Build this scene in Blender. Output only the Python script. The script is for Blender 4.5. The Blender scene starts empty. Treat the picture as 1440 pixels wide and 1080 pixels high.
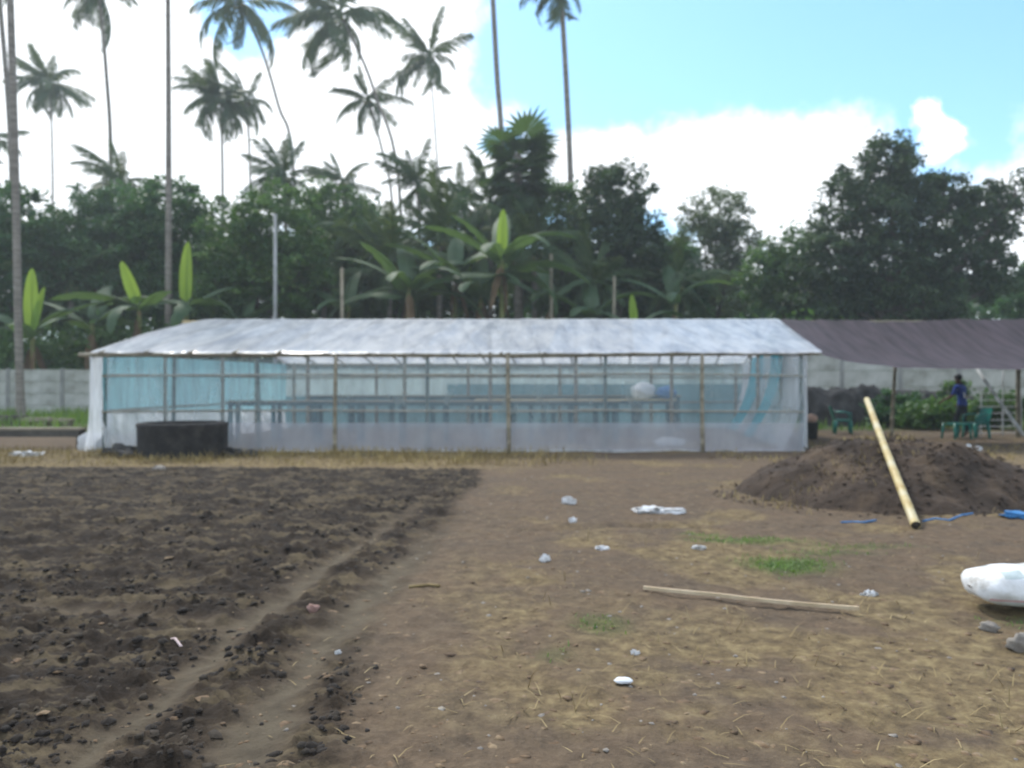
import bpy, math, random
import numpy as np
from mathutils import Vector, Matrix, Euler

# ------------------------------------------------------------------ camera, world, sun, exposure
SC = bpy.context.scene
COL = SC.collection
R = math.radians
F = 1100.0                       # focal length in photo pixels (1440 wide)
EYE = 1.5
cam_d = bpy.data.cameras.new('camera')
cam = bpy.data.objects.new('camera', cam_d); COL.objects.link(cam)
cam.location = (0, 0, EYE); cam.rotation_euler = (R(90), 0, 0)
cam_d.sensor_width = 36.0; cam_d.lens = F / 1440 * 36
cam_d.clip_start = 0.05; cam_d.clip_end = 6000
cam_d.dof.use_dof = True; cam_d.dof.focus_distance = 2.2; cam_d.dof.aperture_fstop = 2.5
SC.camera = cam

SUN_AZ, SUN_EL = R(-28), R(52)   # azimuth from +Y towards +X
w = bpy.data.worlds.new('World'); SC.world = w; w.use_nodes = True
def px_dir(x, y):
    u, v = (x - 720) / F, (540 - y) / F
    return math.atan2(u, 1), math.asin(v / math.sqrt(u * u + v * v + 1))
def build_world():
    nt = w.node_tree; N = nt.nodes; L = nt.links
    N.clear()
    out = N.new('ShaderNodeOutputWorld'); bg = N.new('ShaderNodeBackground')
    L.new(bg.outputs[0], out.inputs[0]); bg.inputs[1].default_value = 0.15
    sky = N.new('ShaderNodeTexSky'); sky.sky_type = 'NISHITA'; sky.sun_disc = False
    sky.sun_elevation = SUN_EL; sky.sun_rotation = SUN_AZ
    sky.air_density = 1.0; sky.dust_density = 0.6; sky.ozone_density = 1.0
    tc = N.new('ShaderNodeTexCoord')
    def M(op, a, b=None, c=None, clamp=False):
        n = N.new('ShaderNodeMath'); n.operation = op; n.use_clamp = clamp
        for i, v in enumerate((a, b, c)):
            if v is None: continue
            if isinstance(v, (int, float)): n.inputs[i].default_value = v
            else: L.new(v, n.inputs[i])
        return n.outputs[0]
    def noise(scale, detail, rough=0.6):
        n = N.new('ShaderNodeTexNoise'); n.inputs['Scale'].default_value = scale
        n.inputs['Detail'].default_value = detail; n.inputs['Roughness'].default_value = rough
        L.new(tc.outputs['Generated'], n.inputs['Vector']); return n
    sp = N.new('ShaderNodeSeparateXYZ'); L.new(tc.outputs['Generated'], sp.inputs[0])
    n1 = noise(7, 6); n2 = noise(17, 5); n3 = noise(2.2, 4)
    c1 = N.new('ShaderNodeSeparateColor'); L.new(n1.outputs['Color'], c1.inputs[0])
    az = M('ADD', M('ARCTAN2', sp.outputs[0], sp.outputs[1]), M('MULTIPLY', M('SUBTRACT', c1.outputs[0], 0.5), 0.13))
    el = M('ADD', M('ARCSINE', sp.outputs[2]), M('MULTIPLY', M('SUBTRACT', c1.outputs[1], 0.5), 0.10))
    def ell(x, y, rx, ry):
        a0, e0 = px_dir(x, y)
        d1 = M('DIVIDE', M('SUBTRACT', az, a0), rx / F); d2 = M('DIVIDE', M('SUBTRACT', el, e0), ry / F)
        return M('SUBTRACT', 1.0, M('SQRT', M('ADD', M('MULTIPLY', d1, d1), M('MULTIPLY', d2, d2))))
    cov = None
    for e in ((60, 130, 420, 340), (440, 190, 260, 180), (560, 60, 130, 130), (620, 250, 150, 90), (1040, 250, 150, 95), (1150, 280, 120, 110),
              (850, 255, 140, 70), (1308, 172, 25, 22), (1334, 198, 24, 25), (1450, 330, 120, 85), (700, 420, 900, 90), (-400, 100, 400, 300), (1750, 200, 200, 150)):
        v = ell(*e); cov = v if cov is None else M('MAXIMUM', cov, v)
    hole = M('MAXIMUM', M('MULTIPLY', ell(335, 15, 75, 62), 1.8), M('MULTIPLY', ell(690, 205, 30, 25), 1.0))
    cov = M('SUBTRACT', cov, M('MAXIMUM', hole, 0.0))
    # the sky away from the picture: broken cloud of the same sort
    outm = M('MAXIMUM', M('MULTIPLY_ADD', M('ABSOLUTE', M('ARCTAN2', sp.outputs[0], sp.outputs[1])), 5.0, -3.8, True),
             M('MULTIPLY_ADD', M('ARCSINE', sp.outputs[2]), 5.0, -2.7, True))
    gen = M('MULTIPLY_ADD', M('SUBTRACT', n3.outputs[0], 0.47), 3.0, 0.0)
    mix0 = M('ADD', M('MULTIPLY', cov, M('SUBTRACT', 1.0, outm)), M('MULTIPLY', gen, outm))
    tot = M('ADD', mix0, M('MULTIPLY', M('SUBTRACT', n2.outputs[0], 0.5), 1.0))
    mr = N.new('ShaderNodeMapRange'); mr.interpolation_type = 'SMOOTHSTEP'
    mr.inputs[1].default_value = -0.12; mr.inputs[2].default_value = 0.36
    L.new(tot, mr.inputs[0])
    tint = N.new('ShaderNodeMix'); tint.data_type = 'RGBA'; tint.blend_type = 'MULTIPLY'; tint.inputs[0].default_value = 1
    L.new(sky.outputs[0], tint.inputs[6]); tint.inputs[7].default_value = SKY_TINT
    mx = N.new('ShaderNodeMix'); mx.data_type = 'RGBA'
    L.new(mr.outputs[0], mx.inputs[0]); L.new(tint.outputs[2], mx.inputs[6]); mx.inputs[7].default_value = CLOUD
    L.new(mx.outputs[2], bg.inputs[0])
SKY_TINT = (0.66, 0.92, 1.02, 1); CLOUD = (6.4, 6.6, 6.9, 1)
build_world()
sd = bpy.data.lights.new('sun', 'SUN'); sd.energy = 2.0; sd.angle = R(9); sd.color = (1.0, 0.95, 0.87)
sun = bpy.data.objects.new('sun', sd); COL.objects.link(sun)
sdir = Vector((math.sin(SUN_AZ) * math.cos(SUN_EL), math.cos(SUN_AZ) * math.cos(SUN_EL), math.sin(SUN_EL)))
sun.rotation_euler = sdir.to_track_quat('Z', 'Y').to_euler(); sun.location = (-10, 20, 60)
SC.view_settings.view_transform = 'Standard'; SC.view_settings.look = 'None'
SC.view_settings.gamma = 1.0; SC.view_settings.exposure = 0.85; SC.view_settings.use_curve_mapping = False
SC.render.engine = 'CYCLES'
SC.cycles.transparent_max_bounces = 16; SC.cycles.max_bounces = 8
SC.cycles.use_denoising = True

# ------------------------------------------------------------------ helpers
rng = np.random.default_rng(7); random.seed(7)
OFF = {}
def P(x, y, D):
    """point at distance D seen at photo pixel (x, y)"""
    return Vector(((x - 720) * D / F, D, EYE + (540 - y) * D / F))
def G(x, y):
    """ground point seen at photo pixel"""
    D = EYE * F / (y - 540); return Vector(((x - 720) * D / F, D, 0))
def tag(o, label=None, cat=None, group=None, kind=None):
    if label: o['label'] = label
    if cat: o['category'] = cat
    if group: o['group'] = group
    if kind: o['kind'] = kind
    return o
def thing(name, loc, label, cat, group=None):
    o = bpy.data.objects.new(name, None); COL.objects.link(o); o.location = loc; o.empty_display_size = 0.2
    OFF[o.name] = Vector(loc); return tag(o, label, cat, group)
def link(name, me, parent=None, loc=None, rot=None, scale=None):
    o = bpy.data.objects.new(name, me); COL.objects.link(o)
    if parent is not None:
        o.parent = parent; OFF[o.name] = OFF.get(parent.name, Vector())
    if loc is not None: o.location = loc
    if rot is not None: o.rotation_euler = rot
    if scale is not None: o.scale = scale
    return o
def np_mesh(name, V, Q, mat, smooth=False, mats=None, mi=None):
    me = bpy.data.meshes.new(name)
    V = np.asarray(V, np.float32); Q = np.asarray(Q, np.int32); k = Q.shape[1]
    me.vertices.add(len(V)); me.vertices.foreach_set('co', V.ravel())
    me.loops.add(Q.size); me.loops.foreach_set('vertex_index', Q.ravel())
    me.polygons.add(len(Q)); me.polygons.foreach_set('loop_start', np.arange(0, Q.size, k, dtype=np.int32))
    me.polygons.foreach_set('loop_total', np.full(len(Q), k, np.int32))
    if smooth: me.polygons.foreach_set('use_smooth', np.ones(len(Q), bool))
    me.update(calc_edges=True)
    for m in (mats or [mat]): me.materials.append(m)
    if mi is not None: me.polygons.foreach_set('material_index', np.asarray(mi, np.int32))
    return me
class MB:
    def __init__(s): s.v = []; s.f = []
    def quadgrid(s, pts):
        n, m = len(pts), len(pts[0]); b = len(s.v)
        for r in pts: s.v += [tuple(p) for p in r]
        for i in range(n - 1):
            for j in range(m - 1):
                s.f.append((b + i * m + j, b + i * m + j + 1, b + (i + 1) * m + j + 1, b + (i + 1) * m + j))
        return s
    def tube(s, path, rad, sides=8, caps=True):
        path = [Vector(p) for p in path]; b = len(s.v)
        if not hasattr(rad, '__len__'): rad = [rad] * len(path)
        up = None
        for i, p in enumerate(path):
            t = (path[min(i + 1, len(path) - 1)] - path[max(i - 1, 0)]).normalized()
            if up is None:
                up = t.orthogonal().normalized()
            else: up = (up - t * up.dot(t)).normalized()
            q = t.cross(up)
            for k in range(sides):
                a = 2 * math.pi * k / sides
                s.v.append(tuple(p + (up * math.cos(a) + q * math.sin(a)) * rad[i]))
        for i in range(len(path) - 1):
            for k in range(sides):
                k2 = (k + 1) % sides
                s.f.append((b + i * sides + k, b + i * sides + k2, b + (i + 1) * sides + k2, b + (i + 1) * sides + k))
        if caps:
            s.f.append(tuple(b + k for k in reversed(range(sides))))
            e = b + (len(path) - 1) * sides; s.f.append(tuple(e + k for k in range(sides)))
        return s
    def box(s, c, size, rot=None, taper=1.0, bev=0.0):
        b = len(s.v); hx, hy, hz = size[0] / 2, size[1] / 2, size[2] / 2
        for sz in (-1, 1):
            k = taper if sz > 0 else 1
            for sx, sy in ((-1, -1), (1, -1), (1, 1), (-1, 1)):
                p = Vector((sx * hx * k, sy * hy * k, sz * hz))
                if rot is not None: p.rotate(rot)
                s.v.append(tuple(Vector(c) + p))
        for f in ((3, 2, 1, 0), (4, 5, 6, 7), (0, 1, 5, 4), (1, 2, 6, 5), (2, 3, 7, 6), (3, 0, 4, 7)):
            s.f.append(tuple(b + i for i in f))
        return s
    def lathe(s, c, prof, sides=24):
        b = len(s.v)
        for r, z in prof:
            for k in range(sides):
                a = 2 * math.pi * k / sides; s.v.append((c[0] + r * math.cos(a), c[1] + r * math.sin(a), c[2] + z))
        for i in range(len(prof) - 1):
            for k in range(sides):
                k2 = (k + 1) % sides
                s.f.append((b + i * sides + k, b + i * sides + k2, b + (i + 1) * sides + k2, b + (i + 1) * sides + k))
        return s
    def blob(s, c, r, seed=0, amp=0.2, nu=10, nv=7, freq=2.0):
        rr = random.Random(seed); ph = [rr.uniform(0, 6.28) for _ in range(6)]; b = len(s.v)
        for i in range(nv + 1):
            th = math.pi * i / nv
            for j in range(nu):
                a = 2 * math.pi * j / nu
                d = Vector((math.sin(th) * math.cos(a), math.sin(th) * math.sin(a), math.cos(th)))
                k = 1 + amp * (math.sin(freq * d.x * 2 + ph[0]) * math.sin(freq * d.y * 2 + ph[1]) + 0.6 * math.sin(freq * 4 * d.z + ph[2] + 3 * d.x))
                s.v.append((c[0] + d.x * r[0] * k, c[1] + d.y * r[1] * k, c[2] + d.z * r[2] * k))
        for i in range(nv):
            for j in range(nu):
                j2 = (j + 1) % nu
                s.f.append((b + i * nu + j, b + (i + 1) * nu + j, b + (i + 1) * nu + j2, b + i * nu + j2))
        return s
    def mesh(s, name, mat, off=None, smooth=True):
        me = bpy.data.meshes.new(name); o = off or Vector()
        me.from_pydata([(x - o[0], y - o[1], z - o[2]) for x, y, z in s.v], [], s.f)
        me.materials.append(mat); me.update()
        if smooth:
            for p in me.polygons: p.use_smooth = True
        return me
    def build(s, name, mat, parent=None, smooth=True):
        off = OFF.get(parent.name, Vector()) if parent is not None else None
        return link(name, s.mesh(name, mat, off, smooth), parent)
def copy_tree(o, loc=None, parent=None):
    c = o.copy(); COL.objects.link(c); c.parent = parent
    OFF[c.name] = Vector(loc) if loc is not None else OFF.get(o.name, Vector())
    if loc is not None: c.location = loc
    for ch in o.children: copy_tree(ch, None, c)
    return c
def hash2(ix, iy, seed):
    h = (ix.astype(np.int64) * 374761393 + iy.astype(np.int64) * 668265263 + seed * 1442695041) & 0xffffffff
    h = ((h ^ (h >> 13)) * 1274126177) & 0xffffffff
    return ((h ^ (h >> 16)) & 0xffff) / 65535.0
def vn(x, y, seed=0):
    ix, iy = np.floor(x), np.floor(y); fx, fy = x - ix, y - iy
    fx = fx * fx * (3 - 2 * fx); fy = fy * fy * (3 - 2 * fy)
    a, b = hash2(ix, iy, seed), hash2(ix + 1, iy, seed); c, d = hash2(ix, iy + 1, seed), hash2(ix + 1, iy + 1, seed)
    return (a * (1 - fx) + b * fx) * (1 - fy) + (c * (1 - fx) + d * fx) * fy
def fbm(x, y, oct=4, seed=0, gain=0.5):
    t, a, s = 0, 1, 0
    for o in range(oct):
        t = t + a * vn(x * 2 ** o + 17.3 * o, y * 2 ** o - 9.1 * o, seed + o); s += a; a *= gain
    return t / s
def sstep(a, b, x): t = np.clip((x - a) / (b - a), 0, 1); return t * t * (3 - 2 * t)

# ------------------------------------------------------------------ materials
def newmat(name):
    m = bpy.data.materials.new(name); m.use_nodes = True; nt = m.node_tree
    return m, nt, nt.nodes, nt.links, nt.nodes['Principled BSDF']
def ramp(N, L, src, stops):
    r = N.new('ShaderNodeValToRGB'); L.new(src, r.inputs[0]); e = r.color_ramp.elements
    while len(e) < len(stops): e.new(0.5)
    for i, (p, c) in enumerate(stops): e[i].position = p; e[i].color = (*c, 1)
    return r.outputs[0]
def nz(N, L, vec, scale, detail=4, rough=0.6, stretch=None):
    n = N.new('ShaderNodeTexNoise'); n.inputs['Scale'].default_value = scale; n.inputs['Detail'].default_value = detail
    n.inputs['Roughness'].default_value = rough
    if stretch:
        mp = N.new('ShaderNodeMapping'); mp.inputs['Scale'].default_value = stretch; L.new(vec, mp.inputs[0]); vec = mp.outputs[0]
    L.new(vec, n.inputs['Vector']); return n.outputs[0]
def mat(name, stops, scale=3, rough=0.8, bump=0.0, bscale=None, stretch=None, detail=4, spec=0.3, rand=0.0):
    m, nt, N, L, b = newmat(name)
    g = N.new('ShaderNodeNewGeometry').outputs['Position'] if not rand else N.new('ShaderNodeTexCoord').outputs['Object']
    src = nz(N, L, g, scale, detail, stretch=stretch)
    if rand:
        oi = N.new('ShaderNodeObjectInfo'); a = N.new('ShaderNodeMath'); a.operation = 'MULTIPLY_ADD'
        L.new(oi.outputs['Random'], a.inputs[0]); a.inputs[1].default_value = rand
        s2 = N.new('ShaderNodeMath'); s2.operation = 'SUBTRACT'; L.new(src, s2.inputs[0]); s2.inputs[1].default_value = rand / 2
        L.new(s2.outputs[0], a.inputs[2]); src = a.outputs[0]
    n = len(stops)
    L.new(ramp(N, L, src, [(0.3 + 0.4 * i / max(n - 1, 1), c) for i, c in enumerate(stops)]), b.inputs['Base Color'])
    b.inputs['Roughness'].default_value = rough; b.inputs['Specular IOR Level'].default_value = spec
    if bump:
        bp = N.new('ShaderNodeBump'); bp.inputs['Strength'].default_value = bump; bp.inputs['Distance'].default_value = 0.03
        L.new(nz(N, L, g, bscale or scale * 3, 5, stretch=stretch), bp.inputs['Height']); L.new(bp.outputs[0], b.inputs['Normal'])
    return m
def leafmat(name, stops, trans=0.35, tcol=(0.2, 0.32, 0.04), scale=0.7, rough=0.55):
    m, nt, N, L, b = newmat(name)
    geo = N.new('ShaderNodeNewGeometry'); src = nz(N, L, geo.outputs['Position'], scale, 3)
    ad = N.new('ShaderNodeMath'); ad.operation = 'MULTIPLY_ADD'; L.new(geo.outputs['Random Per Island'], ad.inputs[0])
    ad.inputs[1].default_value = 0.3; sb = N.new('ShaderNodeMath'); sb.operation = 'SUBTRACT'; L.new(src, sb.inputs[0]); sb.inputs[1].default_value = 0.15
    L.new(sb.outputs[0], ad.inputs[2]); n = len(stops)
    c = ramp(N, L, ad.outputs[0], [(0.28 + 0.44 * i / max(n - 1, 1), s) for i, s in enumerate(stops)])
    L.new(c, b.inputs['Base Color']); b.inputs['Roughness'].default_value = rough; b.inputs['Specular IOR Level'].default_value = 0.4
    t = N.new('ShaderNodeBsdfTranslucent'); t.inputs[0].default_value = (*tcol, 1)
    mx = N.new('ShaderNodeMixShader'); mx.inputs[0].default_value = trans
    L.new(b.outputs[0], mx.inputs[1]); L.new(t.outputs[0], mx.inputs[2]); L.new(mx.outputs[0], N['Material Output'].inputs[0])
    return m
def sheetmat(name, col, clear, trans=0.5, streak=0.12, gloss=0.25, sc=(1.5, 1.5, 0.25), dirt=None):
    """thin plastic sheet: part clear, part diffusing"""
    m, nt, N, L, b = newmat(name)
    g = N.new('ShaderNodeNewGeometry').outputs['Position']; src = nz(N, L, g, 2.2, 5, 0.65, stretch=sc)
    d = dirt or tuple(c * 0.7 for c in col)
    c = ramp(N, L, src, [(0.36, d), (0.6, col)])
    L.new(c, b.inputs['Base Color']); b.inputs['Roughness'].default_value = gloss; b.inputs['Specular IOR Level'].default_value = 0.4
    t = N.new('ShaderNodeBsdfTranslucent'); L.new(c, t.inputs[0])
    bp = N.new('ShaderNodeBump'); bp.inputs['Strength'].default_value = 0.35; bp.inputs['Distance'].default_value = 0.04
    L.new(nz(N, L, g, 5, 3, stretch=sc), bp.inputs['Height']); L.new(bp.outputs[0], b.inputs['Normal'])
    m1 = N.new('ShaderNodeMixShader'); m1.inputs[0].default_value = trans; L.new(b.outputs[0], m1.inputs[1]); L.new(t.outputs[0], m1.inputs[2])
    tr = N.new('ShaderNodeBsdfTransparent'); m2 = N.new('ShaderNodeMixShader')
    mr = N.new('ShaderNodeMapRange'); L.new(src, mr.inputs[0]); mr.inputs[1].default_value = 0.3; mr.inputs[2].default_value = 0.7
    mr.inputs[3].default_value = clear + streak; mr.inputs[4].default_value = clear - streak
    L.new(mr.outputs[0], m2.inputs[0]); L.new(m1.outputs[0], m2.inputs[1]); L.new(tr.outputs[0], m2.inputs[2])
    L.new(m2.outputs[0], N['Material Output'].inputs[0]); return m

M_BAMBOO = mat('bamboo', [(0.17, 0.145, 0.10), (0.26, 0.225, 0.16), (0.34, 0.30, 0.22)], 6, 0.55, 0.2, 30)
M_BAMBOO_Y = mat('yellow_bamboo', [(0.36, 0.24, 0.08), (0.5, 0.40, 0.19), (0.55, 0.5, 0.36)], 3, 0.5, 0.15, 30)
M_BAMBOO_G = mat('weathered_bamboo', [(0.16, 0.14, 0.10), (0.27, 0.24, 0.17)], 5, 0.7, 0.2, 30)
M_TEALWOOD = mat('dull_teal_paint', [(0.012, 0.07, 0.09), (0.025, 0.11, 0.13)], 4, 0.7)
M_POSTT = mat('veiled_bamboo', [(0.06, 0.09, 0.08), (0.11, 0.14, 0.12)], 4, 0.7)  # tan bamboo; the dulling by the front sheet is put into its colour
M_WOOD = mat('grey_wood', [(0.14, 0.12, 0.09), (0.25, 0.21, 0.16), (0.33, 0.29, 0.22)], 4, 0.85, 0.3, 20, (0.3, 3, 3))
M_DARKWOOD = mat('dark_wood', [(0.05, 0.045, 0.04), (0.11, 0.10, 0.085)], 5, 0.85, 0.3)
M_ROOF = sheetmat('white_roof_sheet', (0.90, 0.92, 0.95), 0.12, 0.5, 0.04, 0.24, (1.3, 0.3, 0.3), (0.56, 0.60, 0.67))
M_CLEAR = sheetmat('clear_sheet', (0.74, 0.86, 0.90), 0.71, 0.6, 0.03, 0.25, (0.6, 0.6, 0.3), (0.64, 0.73, 0.80))
M_SKIRT = sheetmat('skirt_sheet', (0.78, 0.76, 0.82), 0.60, 0.6, 0.03, 0.3, (0.6, 0.6, 0.3), (0.66, 0.64, 0.70))
M_SHEET_W = sheetmat('milky_sheet', (0.84, 0.87, 0.9), 0.16, 0.65, 0.08, 0.3, (2, 2, 0.25))
M_SHEET_T = sheetmat('turquoise_sheet', (0.30, 0.62, 0.68), 0.22, 0.65, 0.10, 0.3, (2, 2, 0.25))
M_STRIPE = sheetmat('turquoise_stripe', (0.03, 0.50, 0.62), 0.05, 0.5, 0.03, 0.35, (2, 2, 0.3))
M_SHEET_B = sheetmat('blue_sheet', (0.13, 0.30, 0.35), 0.10, 0.4, 0.05, 0.4, (0.5, 0.5, 0.3))
M_SHEET_BW = sheetmat('hazy_back_sheet', (0.52, 0.70, 0.72), 0.35, 0.65, 0.10, 0.3, (1, 1, 0.25))
M_TARP = sheetmat('dark_tarp', (0.056, 0.040, 0.049), 0.0, 0.08, 0.0, 0.85, (2.4, 0.3, 0.3), (0.020, 0.014, 0.018))
M_CONC = mat('pale_concrete', [(0.24, 0.24, 0.20), (0.4, 0.4, 0.36), (0.5, 0.5, 0.46)], 1.3, 0.9, 0.2, 15, rand=0.15)
M_CONCPOST = mat('grey_concrete_post', [(0.2, 0.2, 0.19), (0.33, 0.33, 0.31)], 2, 0.9, 0.2, 15)
M_WELL = mat('blackened_concrete', [(0.014, 0.014, 0.014), (0.03, 0.028, 0.027), (0.055, 0.05, 0.045)], 4, 0.9, 0.4, 14)
M_SOIL = mat('dark_soil', [(0.016, 0.013, 0.011), (0.03, 0.024, 0.019), (0.08, 0.063, 0.044)], 2.2, 0.95, 0.6, 18)
M_MOUND = mat('mound_soil', [(0.024, 0.017, 0.012), (0.048, 0.033, 0.023), (0.105, 0.072, 0.044)], 1.6, 0.95, 0.8, 14, detail=8)
M_STONEK = mat('dark_stone', [(0.018, 0.017, 0.016), (0.04, 0.038, 0.036), (0.07, 0.068, 0.062)], 3, 0.9, 0.5, 12)
M_STRAW = mat('straw', [(0.14, 0.10, 0.045), (0.25, 0.185, 0.085), (0.38, 0.30, 0.16)], 2.5, 0.8)
M_YGRASS = mat('yellow_grass', [(0.16, 0.12, 0.045), (0.27, 0.2, 0.075), (0.34, 0.28, 0.12)], 1.2, 0.85)
M_GRASS = leafmat('green_grass', [(0.05, 0.10, 0.015), (0.09, 0.17, 0.03), (0.16, 0.22, 0.05)], 0.3, (0.2, 0.35, 0.05), 1.5)
M_LITTERLEAF = mat('dead_leaf', [(0.06, 0.04, 0.025), (0.14, 0.09, 0.05), (0.27, 0.2, 0.12)], 9, 0.85)
M_WHITEP = mat('white_plastic', [(0.62, 0.64, 0.66), (0.8, 0.82, 0.84)], 8, 0.4)
M_STONE = mat('pale_stone', [(0.16, 0.14, 0.12), (0.32, 0.29, 0.25)], 12, 0.9, 0.3, 40)
M_PINKST = mat('reddish_stone', [(0.26, 0.15, 0.12), (0.4, 0.27, 0.23)], 12, 0.9, 0.3, 40)
M_PINKST2 = mat('pale_pink_plastic', [(0.5, 0.38, 0.36), (0.7, 0.58, 0.56)], 12, 0.7)
M_SCRAP = mat('soiled_white_plastic', [(0.3, 0.28, 0.25), (0.62, 0.62, 0.62), (0.74, 0.75, 0.77)], 14, 0.5)
M_SLAT = mat('pale_split_bamboo', [(0.36, 0.27, 0.16), (0.5, 0.4, 0.27)], 5, 0.7, 0.2, 30)
M_BLUEP = mat('blue_plastic', [(0.03, 0.13, 0.32), (0.06, 0.24, 0.5)], 9, 0.5)
M_GREENP = mat('green_plastic_chair', [(0.008, 0.16, 0.13), (0.012, 0.22, 0.17)], 3, 0.35, spec=0.5)
M_PALMT = mat('palm_trunk', [(0.13, 0.115, 0.10), (0.22, 0.195, 0.165), (0.30, 0.27, 0.24)], 1.6, 0.9, 0.5, 4, (1, 1, 6))
M_BARK = mat('bark', [(0.06, 0.05, 0.04), (0.13, 0.11, 0.09)], 3, 0.95, 0.5)
M_POLE = mat('pale_pole', [(0.26, 0.27, 0.26), (0.4, 0.41, 0.40)], 2, 0.8)
M_RACK = mat('whitish_pole', [(0.45, 0.46, 0.45), (0.6, 0.61, 0.6)], 2, 0.7)
M_FROND = leafmat('palm_frond', [(0.024, 0.058, 0.02), (0.05, 0.10, 0.034), (0.09, 0.135, 0.05)], 0.25, (0.14, 0.2, 0.04), 0.3)
M_FAN = leafmat('fan_palm_leaf', [(0.028, 0.06, 0.025), (0.05, 0.095, 0.04)], 0.25, (0.12, 0.22, 0.04), 0.3)
M_LEAF_A = leafmat('leaf_dark', [(0.010, 0.038, 0.015), (0.03, 0.09, 0.034), (0.09, 0.175, 0.06)], 0.28, (0.10, 0.24, 0.04))  # palest stop raised, putting leaf highlights into the colour
M_LEAF_B = leafmat('leaf_mid', [(0.014, 0.05, 0.014), (0.045, 0.11, 0.03), (0.12, 0.20, 0.05)], 0.3, (0.13, 0.26, 0.04))
M_LEAF_C = leafmat('leaf_pale', [(0.05, 0.085, 0.04), (0.09, 0.13, 0.065), (0.13, 0.17, 0.09)], 0.3, (0.18, 0.24, 0.08))
M_LEAF_D = leafmat('leaf_big_tree', [(0.010, 0.028, 0.015), (0.028, 0.058, 0.028), (0.085, 0.13, 0.048)], 0.22, (0.09, 0.17, 0.03), 0.5)
M_BAN_Y = leafmat('young_banana_leaf', [(0.12, 0.24, 0.02), (0.2, 0.33, 0.035)], 0.5, (0.4, 0.58, 0.06), 1.0)
M_BAN_G = leafmat('old_banana_leaf', [(0.024, 0.06, 0.024), (0.048, 0.095, 0.04), (0.10, 0.145, 0.08)], 0.25, (0.16, 0.28, 0.06), 1.0, 0.65)
M_BANSTEM = mat('banana_stem', [(0.1, 0.08, 0.03), (0.14, 0.17, 0.05), (0.2, 0.13, 0.07)], 3, 0.7)
M_SHIRT = mat('blue_shirt', [(0.014, 0.04, 0.22), (0.025, 0.065, 0.33)], 6, 0.85)
M_TROUS = mat('dark_trousers', [(0.018, 0.02, 0.03), (0.03, 0.034, 0.045)], 6, 0.9)
M_SKIN = mat('brown_skin', [(0.11, 0.055, 0.035), (0.15, 0.08, 0.05)], 6, 0.6)
M_HAIR = mat('black_hair', [(0.008, 0.007, 0.007), (0.014, 0.012, 0.011)], 30, 0.6)
M_CLAY = mat('pale_orange_plastic', [(0.55, 0.33, 0.24), (0.66, 0.43, 0.33)], 6, 0.6)

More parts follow.
